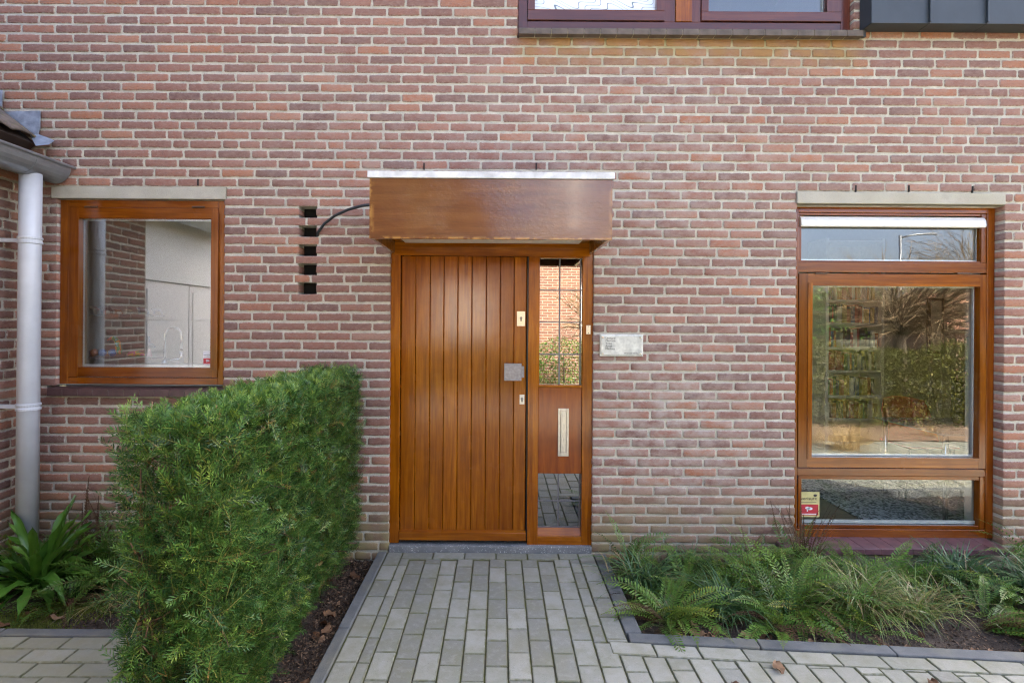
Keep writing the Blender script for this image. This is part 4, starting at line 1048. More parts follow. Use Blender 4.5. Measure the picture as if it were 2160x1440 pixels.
    for i in range(24):
        sy = y0 + 0.04 + (0.40*rnd.random() if i < 12 else rnd.random()*1.9); sx = rnd.uniform(x0+0.09, x1-0.09)
        p = Vector((sx, sy, -0.07)); pts = [p.copy()]; dr_ = Vector((rnd.uniform(-0.10, 0.10), rnd.uniform(-0.14, 0.10), 1)).normalized()
        nseg = rnd.randint(9, 13); r0 = rnd.uniform(0.005, 0.009) if i < 12 else rnd.uniform(0.008, 0.014)
        for s in range(nseg):
            dr_ = (dr_ + Vector((rnd.gauss(0, 0.10), rnd.gauss(0, 0.10), 0.05))).normalized(); p = p + dr_*0.105
            p.x = min(max(p.x, x0+0.05), x1-0.06); p.y = max(p.y, y0+0.015); pts.append(p.copy())
        m.tube(pts, [r0*(1-0.8*j/nseg) for j in range(nseg+1)], 6)
        for s in range(2, nseg-1):
            if rnd.random() < 0.7:
                b = pts[s]; d2 = Vector((rnd.gauss(0, 0.6), rnd.gauss(-0.25, 0.6), rnd.uniform(0.3, 0.9))).normalized(); l2 = rnd.uniform(0.07, 0.16)
                m.tube([b, b+d2*l2*0.5, b+d2*l2+Vector((0, 0, 0.02))], [r0*0.45, r0*0.3, r0*0.15], 5)
    m.build('stems', M['bark'], h, smooth=True)
hedge()

def arc_pts(n, K, az, el, L, droop):
    """n arching midribs: points (n,K,3) from the origin, tangents"""
    s = np.linspace(0, 1, K)[None, :]
    e = el[:, None] - droop[:, None]*s**1.2
    d = np.stack([np.cos(e)*np.cos(az)[:, None], np.cos(e)*np.sin(az)[:, None], np.sin(e)], -1)
    step = (L/(K-1))[:, None, None]*d
    p = np.concatenate([np.zeros((n, 1, 3)), np.cumsum(step[:, :-1], 1)], 1)
    return p, d
def floor_clamp(V, z): V[..., 2] = np.maximum(V[..., 2], z); return V
def fern(x, y, nf, L, el=(0.5, 1.2), az=(0, 6.283), lmax=0.040, t=(0.52, 0.24), droop=(0.7, 1.5), label=None, npin=21, dead=8, group='hard ferns along the house wall', wall=None):
    z = -0.055; L = (L[0]*1.08, L[1]*1.18)
    q = QB()
    A = rng.uniform(az[0], az[1], nf); E = rng.uniform(*el, nf); Ls = rng.uniform(L[0], L[1], nf); Dr = rng.uniform(*droop, nf)
    _fronds(q, nf, A, E, Ls, Dr, npin, lmax, np.clip(rng.normal(t[0], t[1], nf), 0.02, 1), 0.0, x, y, z)
    o = q.build('fern', M['fern'], None); 
    if dead:
        qd = QB(); A = rng.uniform(az[0], az[1], dead); _fronds(qd, dead, A, rng.uniform(-0.1, 0.9, dead), rng.uniform(L[0]*0.7, L[1]*0.9, dead), rng.uniform(0.9, 1.8, dead), npin, lmax*0.55, rng.random(dead), 0.0, x, y, z)
        qd.build('dead_fronds', M['dryfern'], o)
    return tag(o, label, 'fern', group)
def _fronds(q, nf, A, E, Ls, Dr, npin, lmax, tt, dry, x, y, z, prof=None):
    K = npin + 4
    p, d = arc_pts(nf, K, A, E, Ls, Dr)
    tw = rng.normal(0, 0.35, nf)
    side = np.stack([-np.sin(A), np.cos(A), np.zeros(nf)], -1)[:, None, :] + 0*d
    nrm = unit(np.cross(side, d)*-1.0)
    side = side*np.cos(tw)[:, None, None] + nrm*np.sin(tw)[:, None, None]
    p = p + side*(0.05*np.sin(np.linspace(0, 3, K))[None, :]*rng.normal(0, 0.6, nf)[:, None]*Ls[:, None])[..., None]
    base = np.array([x, y, z]); p = p + base + 0.03*rng.normal(size=(nf, 1, 3))*np.array([1, 1, 0.1])
    i0 = 3; s = np.linspace(0, 1, K)[i0:]
    pr = np.sin(np.pi*np.clip(0.10 + 0.90*s, 0, 1))**0.55*np.minimum(1, (1.02-s)*4.5); pr = np.maximum(pr, 0.06)
    l = lmax*pr[None, :]*(Ls/Ls.max())[:, None]*rng.uniform(0.9, 1.1, (nf, len(s)))
    sp = (Ls/(K-1))[:, None]*0.37
    for sg in (1.0, -1.0):
        c = p[:, i0:]; t = d[:, i0:]; sd = side[:, i0:]*sg
        dirn = unit(sd*0.93 + t*0.36 + nrm[:, i0:]*0.12 + 0.06*rng.normal(size=c.shape))
        a = c - t*sp[..., None]; b = c + t*sp[..., None]; tip = c + dirn*l[..., None]
        v = np.stack([a, a*0.15 + (tip - t*sp[..., None]*0.85)*0.85, tip + t*sp[..., None]*0.3, b*0.3 + (tip + t*sp[..., None]*0.6)*0.7], 2)
        v = floor_clamp(v, z+0.006); v[..., 1] = np.minimum(v[..., 1], -0.012)
        C = np.zeros(v.shape, 'f'); C[..., 0] = np.clip(tt[:, None, None] + rng.normal(0, 0.05, (nf, len(s), 1)), 0, 1); C[..., 2] = np.clip(rng.random((nf, len(s), 1)) - 0.93, 0, 1)*8
        q.add(v.reshape(-1, 3), np.arange(v.size//3).reshape(-1, 4), C.reshape(-1, 3))
    w = side*0.0016; c = p
    v = np.stack([c[:, :-1]-w[:, :-1], c[:, :-1]+w[:, :-1], c[:, 1:]+w[:, 1:], c[:, 1:]-w[:, 1:]], 2); v = floor_clamp(v + nrm[:, :-1, None]*0.0012, z+0.004); v[..., 1] = np.minimum(v[..., 1], -0.012)
    C = np.zeros(v.shape, 'f'); C[..., 0] = 0.6; C[..., 2] = 0.45
    q.add(v.reshape(-1, 3), np.arange(v.size//3).reshape(-1, 4), C.reshape(-1, 3))
def sedge(x, y, nb, L, w=0.006, t=(0.4, 0.2), el=(0.5, 1.45), droop=(0.9, 2.3), az=(0, 6.283), label=None, dry=0.12, spread=0.05, name='sedge_clump', cat='grass clump', group='sedge clumps in the right bed', mat='sedge'):
    z = -0.055; K = 8; q = QB()
    A = rng.uniform(az[0], az[1], nb); p, d = arc_pts(nb, K, A, rng.uniform(*el, nb), rng.uniform(L[0], L[1], nb), rng.uniform(*droop, nb))
    side = np.stack([-np.sin(A), np.cos(A), np.zeros(nb)], -1)[:, None, :]
    p = p + np.array([x, y, z]) + spread*rng.normal(size=(nb, 1, 3))*np.array([1, 1, 0.05])
    s = np.linspace(0, 1, K); ww = (w*0.5*np.minimum(1, (1.03-s)*2.2)*np.minimum(1, 0.55+s*2))[None, :, None]*rng.uniform(0.7, 1.2, (nb, 1, 1))
    sd = unit(side + 0.35*rng.normal(size=(nb, 1, 3)))*ww
    v = np.stack([p[:, :-1]-sd[:, :-1], p[:, :-1]+sd[:, :-1], p[:, 1:]+sd[:, 1:], p[:, 1:]-sd[:, 1:]], 2); v = floor_clamp(v, z+0.004); v[..., 1] = np.minimum(v[..., 1], -0.012) if y > -1.5 else v[..., 1]
    C = np.zeros(v.shape, 'f'); C[..., 0] = np.clip(rng.normal(t[0], t[1], (nb, 1, 1)), 0, 1); C[..., 2] = (rng.random((nb, 1, 1)) < dry)*rng.uniform(0.5, 1, (nb, 1, 1))
    q.add(v.reshape(-1, 3), np.arange(v.size//3).reshape(-1, 4), C.reshape(-1, 3))
    return tag(q.build(name, M[mat], None, True), label, cat, group)
def strap_fern(x, y, nf, L, label):
    z = -0.05; K, S = 12, 5; q = QB()
    A = np.linspace(0, 2*math.pi, nf, endpoint=False) + rng.normal(0, 0.2, nf); E = np.where(rng.random(nf) < 0.3, rng.uniform(1.0, 1.4, nf), rng.uniform(0.35, 0.95, nf))
    Ls = rng.uniform(L[0], L[1], nf); p, d = arc_pts(nf, K, A, E, Ls, np.where(E > 1.0, rng.uniform(0.3, 0.9, nf), rng.uniform(1.0, 2.1, nf)))
    tw = rng.normal(0, 0.45, nf)[:, None]*np.linspace(0, 1.6, K)[None, :]
    sd0 = np.stack([-np.sin(A), np.cos(A), np.zeros(nf)], -1)[:, None, :] + 0*d; nrm = unit(np.cross(d, sd0)); side = sd0*np.cos(tw)[..., None] + nrm*np.sin(tw)[..., None]; nrm = unit(np.cross(d, side))
    p = p + np.array([x, y, z]) + 0.025*rng.normal(size=(nf, 1, 3))*np.array([1, 1, 0.1])
    s = np.linspace(0, 1, K); wid = 0.026*np.minimum(1, 0.28 + s*2.4)*np.minimum(1, (1.0-s)*3.2 + 0.08)
    c = np.linspace(-1, 1, S)
    ph = rng.uniform(0, 6, (nf, 1, 1)); wave = 0.010*np.sin(s[None, :, None]*17 + ph + c[None, None, :])*np.abs(c)[None, None, :]**2*1.1
    V = p[:, :, None, :] + side[:, :, None, :]*(wid[None, :, None]*c[None, None, :]*rng.uniform(0.8, 1.2, (nf, 1, 1)))[..., None] + nrm[:, :, None, :]*(0.011*np.abs(c)[None, None, :] + wave)[..., None]
    V = floor_clamp(V, z+0.008); V[..., 1] = np.minimum(V[..., 1], -0.015)
    i = np.arange(nf*K*S).reshape(nf, K, S); Q = np.stack([i[:, :-1, :-1], i[:, :-1, 1:], i[:, 1:, 1:], i[:, 1:, :-1]], -1).reshape(-1, 4)
    C = np.zeros(V.shape, 'f'); C[..., 0] = np.clip(rng.normal(0.45, 0.2, (nf, 1, 1)) + 0.10*(np.abs(c)[None, None, :] < 0.1), 0, 1); C[..., 2] = np.clip(s-0.93, 0, 1)[None, :, None]*7*(rng.random((nf, 1, 1)) < 0.4)
    q.add(V.reshape(-1, 3), Q, C.reshape(-1, 3))
    return tag(q.build('strap_fern', M['hart'], None, True), label, 'fern')

# right bed
B_, F_ = 'sedge clumps in the right bed', 'hard ferns in the right bed'
sedge(0.87, -0.42, 228, (0.22, 0.40), 0.007, (0.36, 0.16), label='dark green sedge clump at the corner of the path and the right bed')
fern(0.86, -0.16, 18, (0.25, 0.40), (0.7, 1.35), label='small upright fern against the bricks nearest the front door', group=F_, dead=3)
fern(0.92, -0.80, 62, (0.24, 0.36), (0.15, 1.05), label='spreading fern with brown dead fronds at the front left corner of the right bed', group=F_, dead=26)
sedge(1.22, -0.14, 140, (0.14, 0.28), 0.006, (0.35, 0.15), label='small sedge tuft against the bricks between the door and the large window')
fern(1.38, -0.34, 49, (0.26, 0.38), (0.3, 1.2), label='fern behind the dark sedge, midway between door and large window', group=F_, dead=14)
sedge(1.27, -0.70, 263, (0.22, 0.36), 0.006, (0.28, 0.13), label='dark bluish sedge between the two front ferns', dry=0.05)
fern(1.66, -0.66, 82, (0.28, 0.44), (0.10, 1.25), lmax=0.038, label='largest bright green fern hanging over the kerb in the middle of the right bed', group=F_, dead=18)
fern(1.62, -0.36, 37, (0.26, 0.40), (0.4, 1.3), label='fern just behind the largest fern', group=F_, dead=8)
sedge(2.04, -0.68, 456, (0.28, 0.46), 0.0048, (0.66, 0.15), (0.5, 1.3), (1.2, 2.4), label='pale yellow green sedge arching to the right of the largest fern', dry=0.22)
sedge(2.30, -0.74, 263, (0.20, 0.34), 0.0045, (0.72, 0.15), (0.7, 1.45), (0.7, 1.9), label='sparse yellowish sedge with straw blades, beside dead leaves near the kerb', dry=0.35)
sedge(1.95, -0.36, 245, (0.2, 0.34), 0.0045, (0.55, 0.2), label='thin grassy sedge under the left end of the sill', dry=0.3)
fern(2.36, -0.42, 29, (0.24, 0.36), (0.5, 1.3), label='sparse fern in front of the plinth below the sill', group=F_, dead=12)
sedge(2.88, -0.34, 263, (0.22, 0.36), 0.008, (0.24, 0.10), (0.6, 1.4), (0.9, 2.0), label='bluish broad bladed sedge below the right end of the sill', dry=0.02)
sedge(3.22, -0.50, 298, (0.24, 0.40), 0.008, (0.26, 0.10), (0.6, 1.4), (0.9, 2.0), label='bluish broad bladed sedge at the right edge of the photo', dry=0.02)
fern(2.62, -0.84, 40, (0.30, 0.46), (0.05, 0.7), (-1.1, 0.5), label='flattened fern lying towards the right over bare soil', group=F_, dead=22)
fern(3.05, -0.84, 33, (0.26, 0.42), (0.1, 0.9), label='fern at the lower right corner beside the kerb', group=F_, dead=10)
fern(2.70, -0.66, 11, (0.18, 0.26), (0.8, 1.4), label='small young fern with a few upright fronds on bare soil', group=F_, dead=0)
fern(3.50, -0.22, 37, (0.28, 0.44), (0.5, 1.3), label='fern against the bricks right of the large window', group=F_, dead=8)
fern(1.95, -0.20, 29, (0.26, 0.40), (0.5, 1.35), label='fern with tall brown stalks at the left end of the large sill', group=F_, dead=0)
def stalks(x, y, n, L, label, cat='dry stalks'):
    q = QB(); A = rng.uniform(0, 6.28, n); _fronds(q, n, A, rng.uniform(1.15, 1.5, n), rng.uniform(L[0], L[1], n), rng.uniform(0.1, 0.7, n), 26, 0.010, rng.random(n), 0, x, y, -0.05)
    return tag(q.build('dry_stalks', M['dryfern']), label, cat, 'tall brown fern stalks')
stalks(1.97, -0.20, 34, (0.30, 0.56), 'tall brown dry fern stalks in front of the large window')
stalks(1.58, -0.22, 5, (0.25, 0.50), 'a few thin brown stalks against the bricks left of the large window')
for x, y, nf, lb in ((1.10, -0.52, 30, 'fern between the corner sedge and the dark bluish sedge'), (1.47, -0.86, 22, 'low fern at the kerb left of the largest fern'), (1.92, -0.86, 18, 'low fern at the kerb right of the largest fern'),
                     (2.18, -0.40, 24, 'fern below the left half of the sill behind the yellow sedge'), (2.60, -0.30, 20, 'fern against the plinth below the middle of the sill'), (2.95, -0.60, 18, 'fern in front of the bluish broad bladed sedge')):
    fern(x, y, nf, (0.24, 0.38), (0.15, 1.2), label=lb, group=F_, dead=10)
sedge(1.52, -0.55, 170, (0.22, 0.36), 0.0055, (0.45, 0.2), label='mid green sedge left of the largest fern, in the middle of the bed', dry=0.15)
sedge(2.50, -0.60, 120, (0.18, 0.32), 0.005, (0.6, 0.2), label='loose sedge in front of the sparse fern', dry=0.3)
for i in range(9):
    sx = rnd.uniform(0.8, 3.2); sedge(sx, rnd.uniform(-0.30, -0.10), 45, (0.10, 0.22), 0.005, (0.4, 0.2), label='low tuft of green blades near the wall in the right bed', dry=0.2, group='low tufts near the wall')
# left bed
strap_fern(-2.76, -0.46, 66, (0.34, 0.58), 'glossy strap leaved fern beside the downpipe')
G_ = 'feathery ferns in the left bed'
fern(-2.55, -0.16, 40, (0.28, 0.42), (0.5, 1.3), label='feathery fern against the bricks behind the strap leaved fern', group=G_, dead=10, lmax=0.04)
fern(-2.30, -0.42, 40, (0.26, 0.40), (0.2, 1.1), label='dark feathery fern between the strap leaved fern and the hedge', group=G_, dead=8, t=(0.3, 0.12), lmax=0.04)
fern(-3.02, -0.26, 29, (0.28, 0.44), (0.5, 1.35), label='fern growing around the foot of the downpipe', group=G_, dead=12, lmax=0.036)
fern(-2.05, -0.30, 29, (0.22, 0.34), (0.4, 1.2), label='feathery fern close to the hedge under the kitchen window', group=G_, dead=6)
fern(-2.44, -0.64, 26, (0.24, 0.38), (0.15, 1.0), label='low feathery fern above the moss, nearest the paving', group=G_, dead=10, t=(0.35, 0.15))
stalks(-2.66, -0.12, 12, (0.36, 0.62), 'tall brown dry stalks against the bricks behind the strap leaved fern')
sedge(-2.18, -0.62, 157, (0.14, 0.30), 0.003, (0.85, 0.1), (0.1, 1.0), (0.8, 2.0), label='thin straw coloured grass at the foot of the hedge', dry=0.7, group='straw grass by the hedge')
# moss cushions
n = 11000
cx_ = np.array([[-2.62, -0.88, 0.16], [-2.38, -0.72, 0.15], [-2.42, -0.95, 0.12], [-2.86, -0.98, 0.12]]); w = rng.integers(0, 4, n); n_ = n
xy = cx_[w, :2] + rng.normal(size=(n, 2))*cx_[w, 2:]*np.array([0.7, 0.38]); xy[:, 1] = np.clip(xy[:, 1], -1.0, -0.1)
z = soil(xy[:, 0], xy[:, 1]) + 0.002; Dm = unit(np.stack([rng.normal(0, 0.5, n), rng.normal(0, 0.5, n), np.ones(n)], -1)); sdm = unit(np.cross(Dm, rand_unit(n)))*0.004
b = np.stack([xy[:, 0], xy[:, 1], z], -1); tp = b + Dm*rng.uniform(0.008, 0.018, (n, 1))
q = QB(); q.add(np.stack([b-sdm, b+sdm, tp+sdm*0.4, tp-sdm*0.4], 1).reshape(-1, 3), np.arange(4*n).reshape(-1, 4), (0.5, 0.5, 0)); tag(q.build('moss', M['moss']), kind='stuff', label='bright green moss on the soil of the left bed')
# crumbs, needles and leaf scraps on the soil
n = 16000
xy = np.concatenate([np.stack([rng.uniform(0.73, 4.2, n), -0.02 - 1.30*rng.random(n)], -1), np.stack([rng.uniform(-3.3, -1.35, n//2), rng.uniform(-1.0, -0.02, n//2)], -1), np.stack([rng.uniform(-1.0, -0.83, n//3), rng.uniform(-2.6, -0.02, n//3)], -1)])
xy = xy[~((xy[:, 0] > 0.7) & (xy[:, 1] < kz(xy[:, 0]) + 0.085))]; n = len(xy)
z = soil(xy[:, 0], xy[:, 1]) + np.where((xy[:, 0] > -1.4) & (xy[:, 0] < 0), 0.010, 0.0) + rng.uniform(0.001, 0.008, n); Dm = unit(rng.normal(size=(n, 3))*np.array([1, 1, 0.35])); sdm = unit(np.cross(Dm, unit(rng.normal(size=(n, 3)) + np.array([0, 0, 2.0]))))*rng.uniform(0.0012, 0.006, (n, 1))
b = np.stack([xy[:, 0], xy[:, 1], z], -1); tp = b + Dm*rng.uniform(0.006, 0.028, (n, 1)); q = QB(); C = np.zeros((n, 4, 3)); C[..., 0] = rng.random((n, 1))
q.add(np.stack([b, (b+tp)/2-sdm, tp, (b+tp)/2+sdm], 1).reshape(-1, 3), np.arange(4*n).reshape(-1, 4), C.reshape(-1, 3)); tag(q.build('leaf_litter', M['litter']), kind='stuff', label='brown crumbs and leaf scraps on the soil')
# fallen leaves
def dead_leaf():
    m = MB(); L, W = 0.075, 0.022; n = 7; rows = []
    for i in range(n):
        s = i/(n-1); w = W*math.sin(math.pi*min(1, 0.06+0.94*s))**0.7*(1 if i < n-1 else 0.1); cz = 0.012*math.sin(s*3.0) + 0.004
        rows.append([(-L/2+L*s, -w, cz+0.010*math.sin(s*9)), (-L/2+L*s, 0, cz-0.003), (-L/2+L*s, w, cz+0.012*math.cos(s*6))])
    vs = [p for r_ in rows for p in r_]; fs = [(i*3+j, i*3+3+j, i*3+4+j, i*3+1+j) for i in range(n-1) for j in range(2)]
    m.add(vs, fs, 0, (rnd.random(), 0.5, 0)); return m
protos = []
spots = [(rnd.uniform(0.8, 3.4), None) for _ in range(46)] + [(rnd.uniform(-3.0, -2.2), rnd.uniform(-1.0, -0.6)) for _ in range(9)] + [(rnd.uniform(-0.92, -0.83), rnd.uniform(-1.8, -0.3)) for _ in range(10)]
spots += [(rnd.uniform(0.9, 3.0), kz(1.5) - 0.02 - 0.3*rnd.random()) for _ in range(7)]
for i, (x, y) in enumerate(spots):
    right = y is None; onpav = (not right) and x > 0
    if right: y = kz(x) + 0.10 + abs(rnd.gauss(0, 0.16))
    if len(protos) < 6: o = dead_leaf().build('fallen_leaf', M['deadleaf'], None, smooth=True); protos.append(o)
    else: o = protos[i % 6].copy(); COL.objects.link(o)
    s_ = rnd.uniform(0.6, 1.25); o.scale = (s_, s_, s_); o.rotation_euler = (rnd.gauss(0, 0.3), rnd.gauss(0, 0.3), rnd.uniform(0, 6.28))
    o.location = (x, min(y, -0.05), 0.004 if onpav else float(soil(np.array(x), np.array(y))) + 0.012)
    lab = 'curled brown fallen leaf on the soil of the right bed' if right else ('curled brown fallen leaf on the mossy soil of the left bed' if x < -2 else 'brown fallen leaf on the bare soil between hedge and path')
    if onpav: tag(o, 'dry brown leaf lying on the pavers in front of the right bed', 'leaf', 'leaves on the pavers'); o.rotation_euler.x = o.rotation_euler.y = 0; continue
    tag(o, lab, 'leaf', 'fallen leaves on the soil ' + ('of the right bed' if right else 'of the left bed' if x < -2 else 'beside the path'))
# ---------------------------------------------------------------- inside, behind the glass
def thing(mb, name, mats, label, cat, group=None, bevel=0.0, smooth=False): return tag(mb.build(name, mats, None, bevel, smooth), label, cat, group)
ys_ = 0.50
def shelf(px0, px1, py, label):
    a, z = at(px0, py, ys_); b, _ = at(px1, py, ys_); m = MB(); m.box(a, b, ys_-0.07, ys_+0.08, z-0.014, z); thing(m, 'shelf', M['glass_shelf'], label, 'shelf', 'kitchen window shelves', 0.002); return z
M['glass_shelf'] = plain('dark_shelf', (0.10,0.085,0.07), 0.35)
zu = shelf(160, 336, 663, 'upper shelf of toy animals inside the kitchen window'); zl = shelf(160, 336, 751, 'lower shelf of balls and birds inside the kitchen window')
cols = [(0.16,0.15,0.16), (0.55,0.16,0.05), (0.06,0.16,0.45), (0.05,0.22,0.55)]
for px, c, nm in zip((184, 199.5, 216, 237), cols, ('dark grey', 'red brown', 'navy blue', 'bright blue')):
    x, z = at(px, 741, ys_); m = MB(); r = 0.029
    m.lathe([(r*math.sin(math.pi*i/12)+1e-4, -r*math.cos(math.pi*i/12)) for i in range(13)], (x, ys_, zl+r), 18)
    thing(m, 'painted_ball', plain('ball_'+nm.split()[-1], c, 0.3, var=0.4, scale=70), f'{nm} painted ball on the lower kitchen shelf', 'ball', 'painted balls on the lower shelf', smooth=True)
def skin_body(name, chain, edges, rad, mat, label, cat, parent=None, group=None):
    me = bpy.data.meshes.new(name); me.from_pydata(chain, edges, []); o = bpy.data.objects.new(name, me); COL.objects.link(o)
    sk = o.modifiers.new('skin', 'SKIN'); 
    for v, r in zip(me.skin_vertices[0].data, rad): v.radius = (r, r)
    me.skin_vertices[0].data[0].use_root = True
    sb = o.modifiers.new('sub', 'SUBSURF'); sb.levels = sb.render_levels = 2
    dg = bpy.context.evaluated_depsgraph_get(); m2 = bpy.data.meshes.new_from_object(o.evaluated_get(dg)); bpy.data.objects.remove(o)
    m2.name = name; m2.materials.clear(); m2.materials.append(mat)
    for p in m2.polygons: p.use_smooth = True
    ob = link(name, m2, parent)
    if label: tag(ob, label, cat, group)
    return ob
def multi(name, cs):
    k = NT(name); o = k.obj(); n = k.noise(o, 26, 1); k.pbr(k.ramp(n, [(0.25+0.5*i/len(cs), c) for i, c in enumerate(cs)], 'CONSTANT').outputs[0], 0.35); return k.mat
tm = multi('toucan_paint', [(0.70,0.04,0.04), (0.75,0.32,0.04), (0.10,0.35,0.08), (0.15,0.40,0.50)])
x0, _ = at(250, 740, ys_)
b = skin_body('toy_toucan', [(x0, ys_, zl+0.060), (x0, ys_, zl+0.012), (x0-0.006, ys_, zl+0.11), (x0-0.030, ys_, zl+0.142), (x0-0.062, ys_, zl+0.138), (x0-0.088, ys_, zl+0.122), (x0+0.012, ys_, zl+0.03)],
     [(0,1),(0,2),(2,3),(3,4),(4,5),(0,6)], [0.028,0.020,0.020,0.018,0.012,0.006,0.010], tm, 'red, orange and green toy toucan on the lower kitchen shelf', 'toy bird')
x0, _ = at(286, 744, ys_)
skin_body('toy_parrot', [(x0, ys_, zl+0.026), (x0-0.045, ys_, zl+0.022), (x0-0.07, ys_, zl+0.014), (x0+0.045, ys_, zl+0.024), (x0+0.07, ys_, zl+0.008)], [(0,1),(1,2),(0,3),(3,4)], [0.024,0.018,0.006,0.017,0.006],
     multi('parrot_paint', [(0.16,0.12,0.45), (0.14,0.40,0.08), (0.75,0.42,0.06), (0.60,0.16,0.26)]), 'low green and pink toy parrot right of the toucan', 'toy bird')
x0, _ = at(316, 735, ys_)
st = MB(); st.lathe([(0.022, 0), (0.020, 0.01), (0.012, 0.045), (0.008, 0.06)], (x0-0.004, ys_, zl), 12); so_ = skin_body('toy_heron', [(x0+0.012, ys_, zl+0.086), (x0-0.006, ys_, zl+0.10), (x0-0.008, ys_, zl+0.145), (x0-0.004, ys_, zl+0.158), (x0+0.045, ys_, zl+0.072)], [(0,1),(1,2),(2,3),(0,4)], [0.016,0.009,0.006,0.007,0.004],
     plain('heron_paint', (0.10,0.13,0.17), 0.4), 'slim grey toy bird on a pink stand, lower kitchen shelf', 'toy bird')
st.build('stand', plain('pink_stand', (0.45,0.22,0.20), 0.5), so_, smooth=True)
for px, sc, c, nm in ((192, 1.25, (0.32,0.20,0.10), 'large tan'), (206, 1.0, (0.35,0.08,0.05), 'reddish'), (228, 1.1, (0.07,0.045,0.035), 'dark brown'), (254, 0.7, (0.22,0.11,0.05), 'small brown'), (275, 0.75, (0.40,0.34,0.24), 'small cream'), (306, 0.95, (0.22,0.23,0.25), 'grey'), (328, 0.9, (0.16,0.17,0.19), 'slate grey')):
    x0, _ = at(px, 660, ys_); y_ = ys_ + (0.03 if nm in ('reddish', 'slate grey') else -0.015); s = 0.034*sc; h = 0.042*sc
    pts = [(x0, y_, zu+h), (x0+s, y_, zu+h*0.98), (x0-s, y_, zu+h), (x0-s*1.35, y_, zu+h*1.35), (x0-s*1.8, y_, zu+h*1.15)]
    ed = [(0,1),(0,2),(2,3),(3,4)]; rd = [0.0125*sc, 0.011*sc, 0.012*sc, 0.007*sc, 0.0055*sc]
    for bx, bi in ((s, 1), (-s, 2)):
        for dy in (-0.008, 0.008):
            pts += [(x0+bx, y_+dy*sc, zu+h*0.5), (x0+bx, y_+dy*sc, zu+0.003)]; k0 = len(pts)-2; ed += [(bi, k0), (k0, k0+1)]; rd += [0.0048*sc, 0.004*sc]
    skin_body('toy_cow', pts, ed, rd, plain('cow_'+nm.split()[-1], c, 0.5, var=0.5, scale=90), f'{nm} toy cow on the upper kitchen shelf', 'toy animal', None, 'toy cows on the upper shelf')
# kitchen worktop and tap
zk = at(350, 773, 0.6)[1]
m = MB(); m.box(-3.13, -1.18, 0.335, 0.95, zk-0.04, zk); m.box(-3.12, -1.2, 0.36, 0.93, 0.03, zk-0.041); thing(m, 'kitchen_counter', M['white'], 'pale kitchen worktop just inside the kitchen window', 'counter', bevel=0.003)
yt = 0.56; xa, zb_ = at(347.5, 769, yt); xb, zt_k = at(383, 690, yt); rr = (xb-xa)/2
m = MB(); m.lathe([(0.022, 0), (0.022, 0.05), (0.015, 0.055), (0.011, 0.06)], (xa, yt, zk), 16)
m.tube([(xa, yt, zk+0.05), (xa, yt, zt_k-rr)] + [(xa+rr-rr*math.cos(math.pi*i/12), yt, zt_k-rr+rr*math.sin(math.pi*i/12)) for i in range(1, 12)] + [(xb, yt, zt_k-rr), (xb, yt, zk+0.12)], 0.0105, 12)
m.tube([(xb, yt, zk+0.13), (xb, yt, zk+0.03)], 0.016, 12); m.tube([(xa, yt, zk+0.062), (xb, yt, zk+0.062)], 0.010, 10)
thing(m, 'kitchen_tap', M['chrome'], 'tall chrome spring tap on the worktop behind the kitchen window', 'tap', smooth=True)
# study
m = MB(); by0, by1 = 1.98, 2.33; bx0, bx1 = at(1748, 700, by0)[0], at(1859, 700, by0)[0]
shz = [at(1800, p, by0)[1] for p in (883, 834, 781, 732, 681, 632, 583)]
m.box(bx0-0.03, bx0, by0, by1, 0.07, 2.45); m.box(bx1, bx1+0.03, by0, by1, 0.07, 2.45); m.box(bx0, bx1, by1-0.012, by1, 0.08, 2.44)
zz_ = shz + [2.43, 0.36, 0.09]
for z in zz_: m.box(bx0, bx1, by0+0.004, by1-0.013, z-0.022, z)
thing(m, 'bookcase', M['white'], 'tall white bookcase full of books inside the study window', 'bookcase')
bcol = {'red': (0.35,0.03,0.03), 'orange': (0.45,0.15,0.03), 'white': (0.65,0.63,0.58), 'blue': (0.04,0.09,0.22), 'green': (0.04,0.14,0.07), 'black': (0.015,0.015,0.018), 'yellow': (0.45,0.33,0.06), 'brown': (0.14,0.07,0.04)}
bmat = {k_: plain('book_'+k_, c, 0.5) for k_, c in bcol.items()}
for z in shz[:6]:
    x = bx0 + 0.006
    while x < bx1 - 0.05:
        w = rnd.uniform(0.018, 0.045); h = rnd.uniform(0.14, 0.205); c = rnd.choice(list(bcol)); m = MB()
        m.box(x, x+w-0.002, by0+rnd.uniform(0.01, 0.05), by0+0.2, z+0.0008, z+h)
        o = m.build('book', bmat[c]); tag(o, f'{c} backed book standing on the white bookcase', 'book', f'{c} books on the bookcase'); x += w
        if rnd.random() < 0.06: x += 0.04
tz = 0.74
m = MB(); m.box(3.36, 4.75, 0.42, 1.22, tz-0.012, tz, 0)
tb = tag(m.build('glass_table', [plain('blue_grey_glass_top', (0.22,0.30,0.33), 0.08)]), 'blue grey glass topped table inside the study window', 'table')
for lx in (3.42, 4.69):
    for ly in (0.48, 1.16): m = MB(); m.tube([(lx, ly, 0.062), (lx, ly, tz-0.013)], 0.018, 12); m.build('leg', M['chrome'], tb, smooth=True)
ch = empty('red_chair', (3.9, 1.55, 0.062), 'red shell chair behind the glass table in the study', 'chair')
m = MB(); n = 14; rows = []
for j in range(9):
    v = j/8
    for i in range(n+1):
        u = i/n*2-1; wdt = 0.25*(1-0.14*v - 0.10*max(0, v-0.75)*4*u*u); x = 3.9 + u*wdt; y = 1.60 + 0.12*v - 0.11*u*u; z = 0.47 + 0.40*v - 0.03*u*u*v
        rows.append((x, y, z))
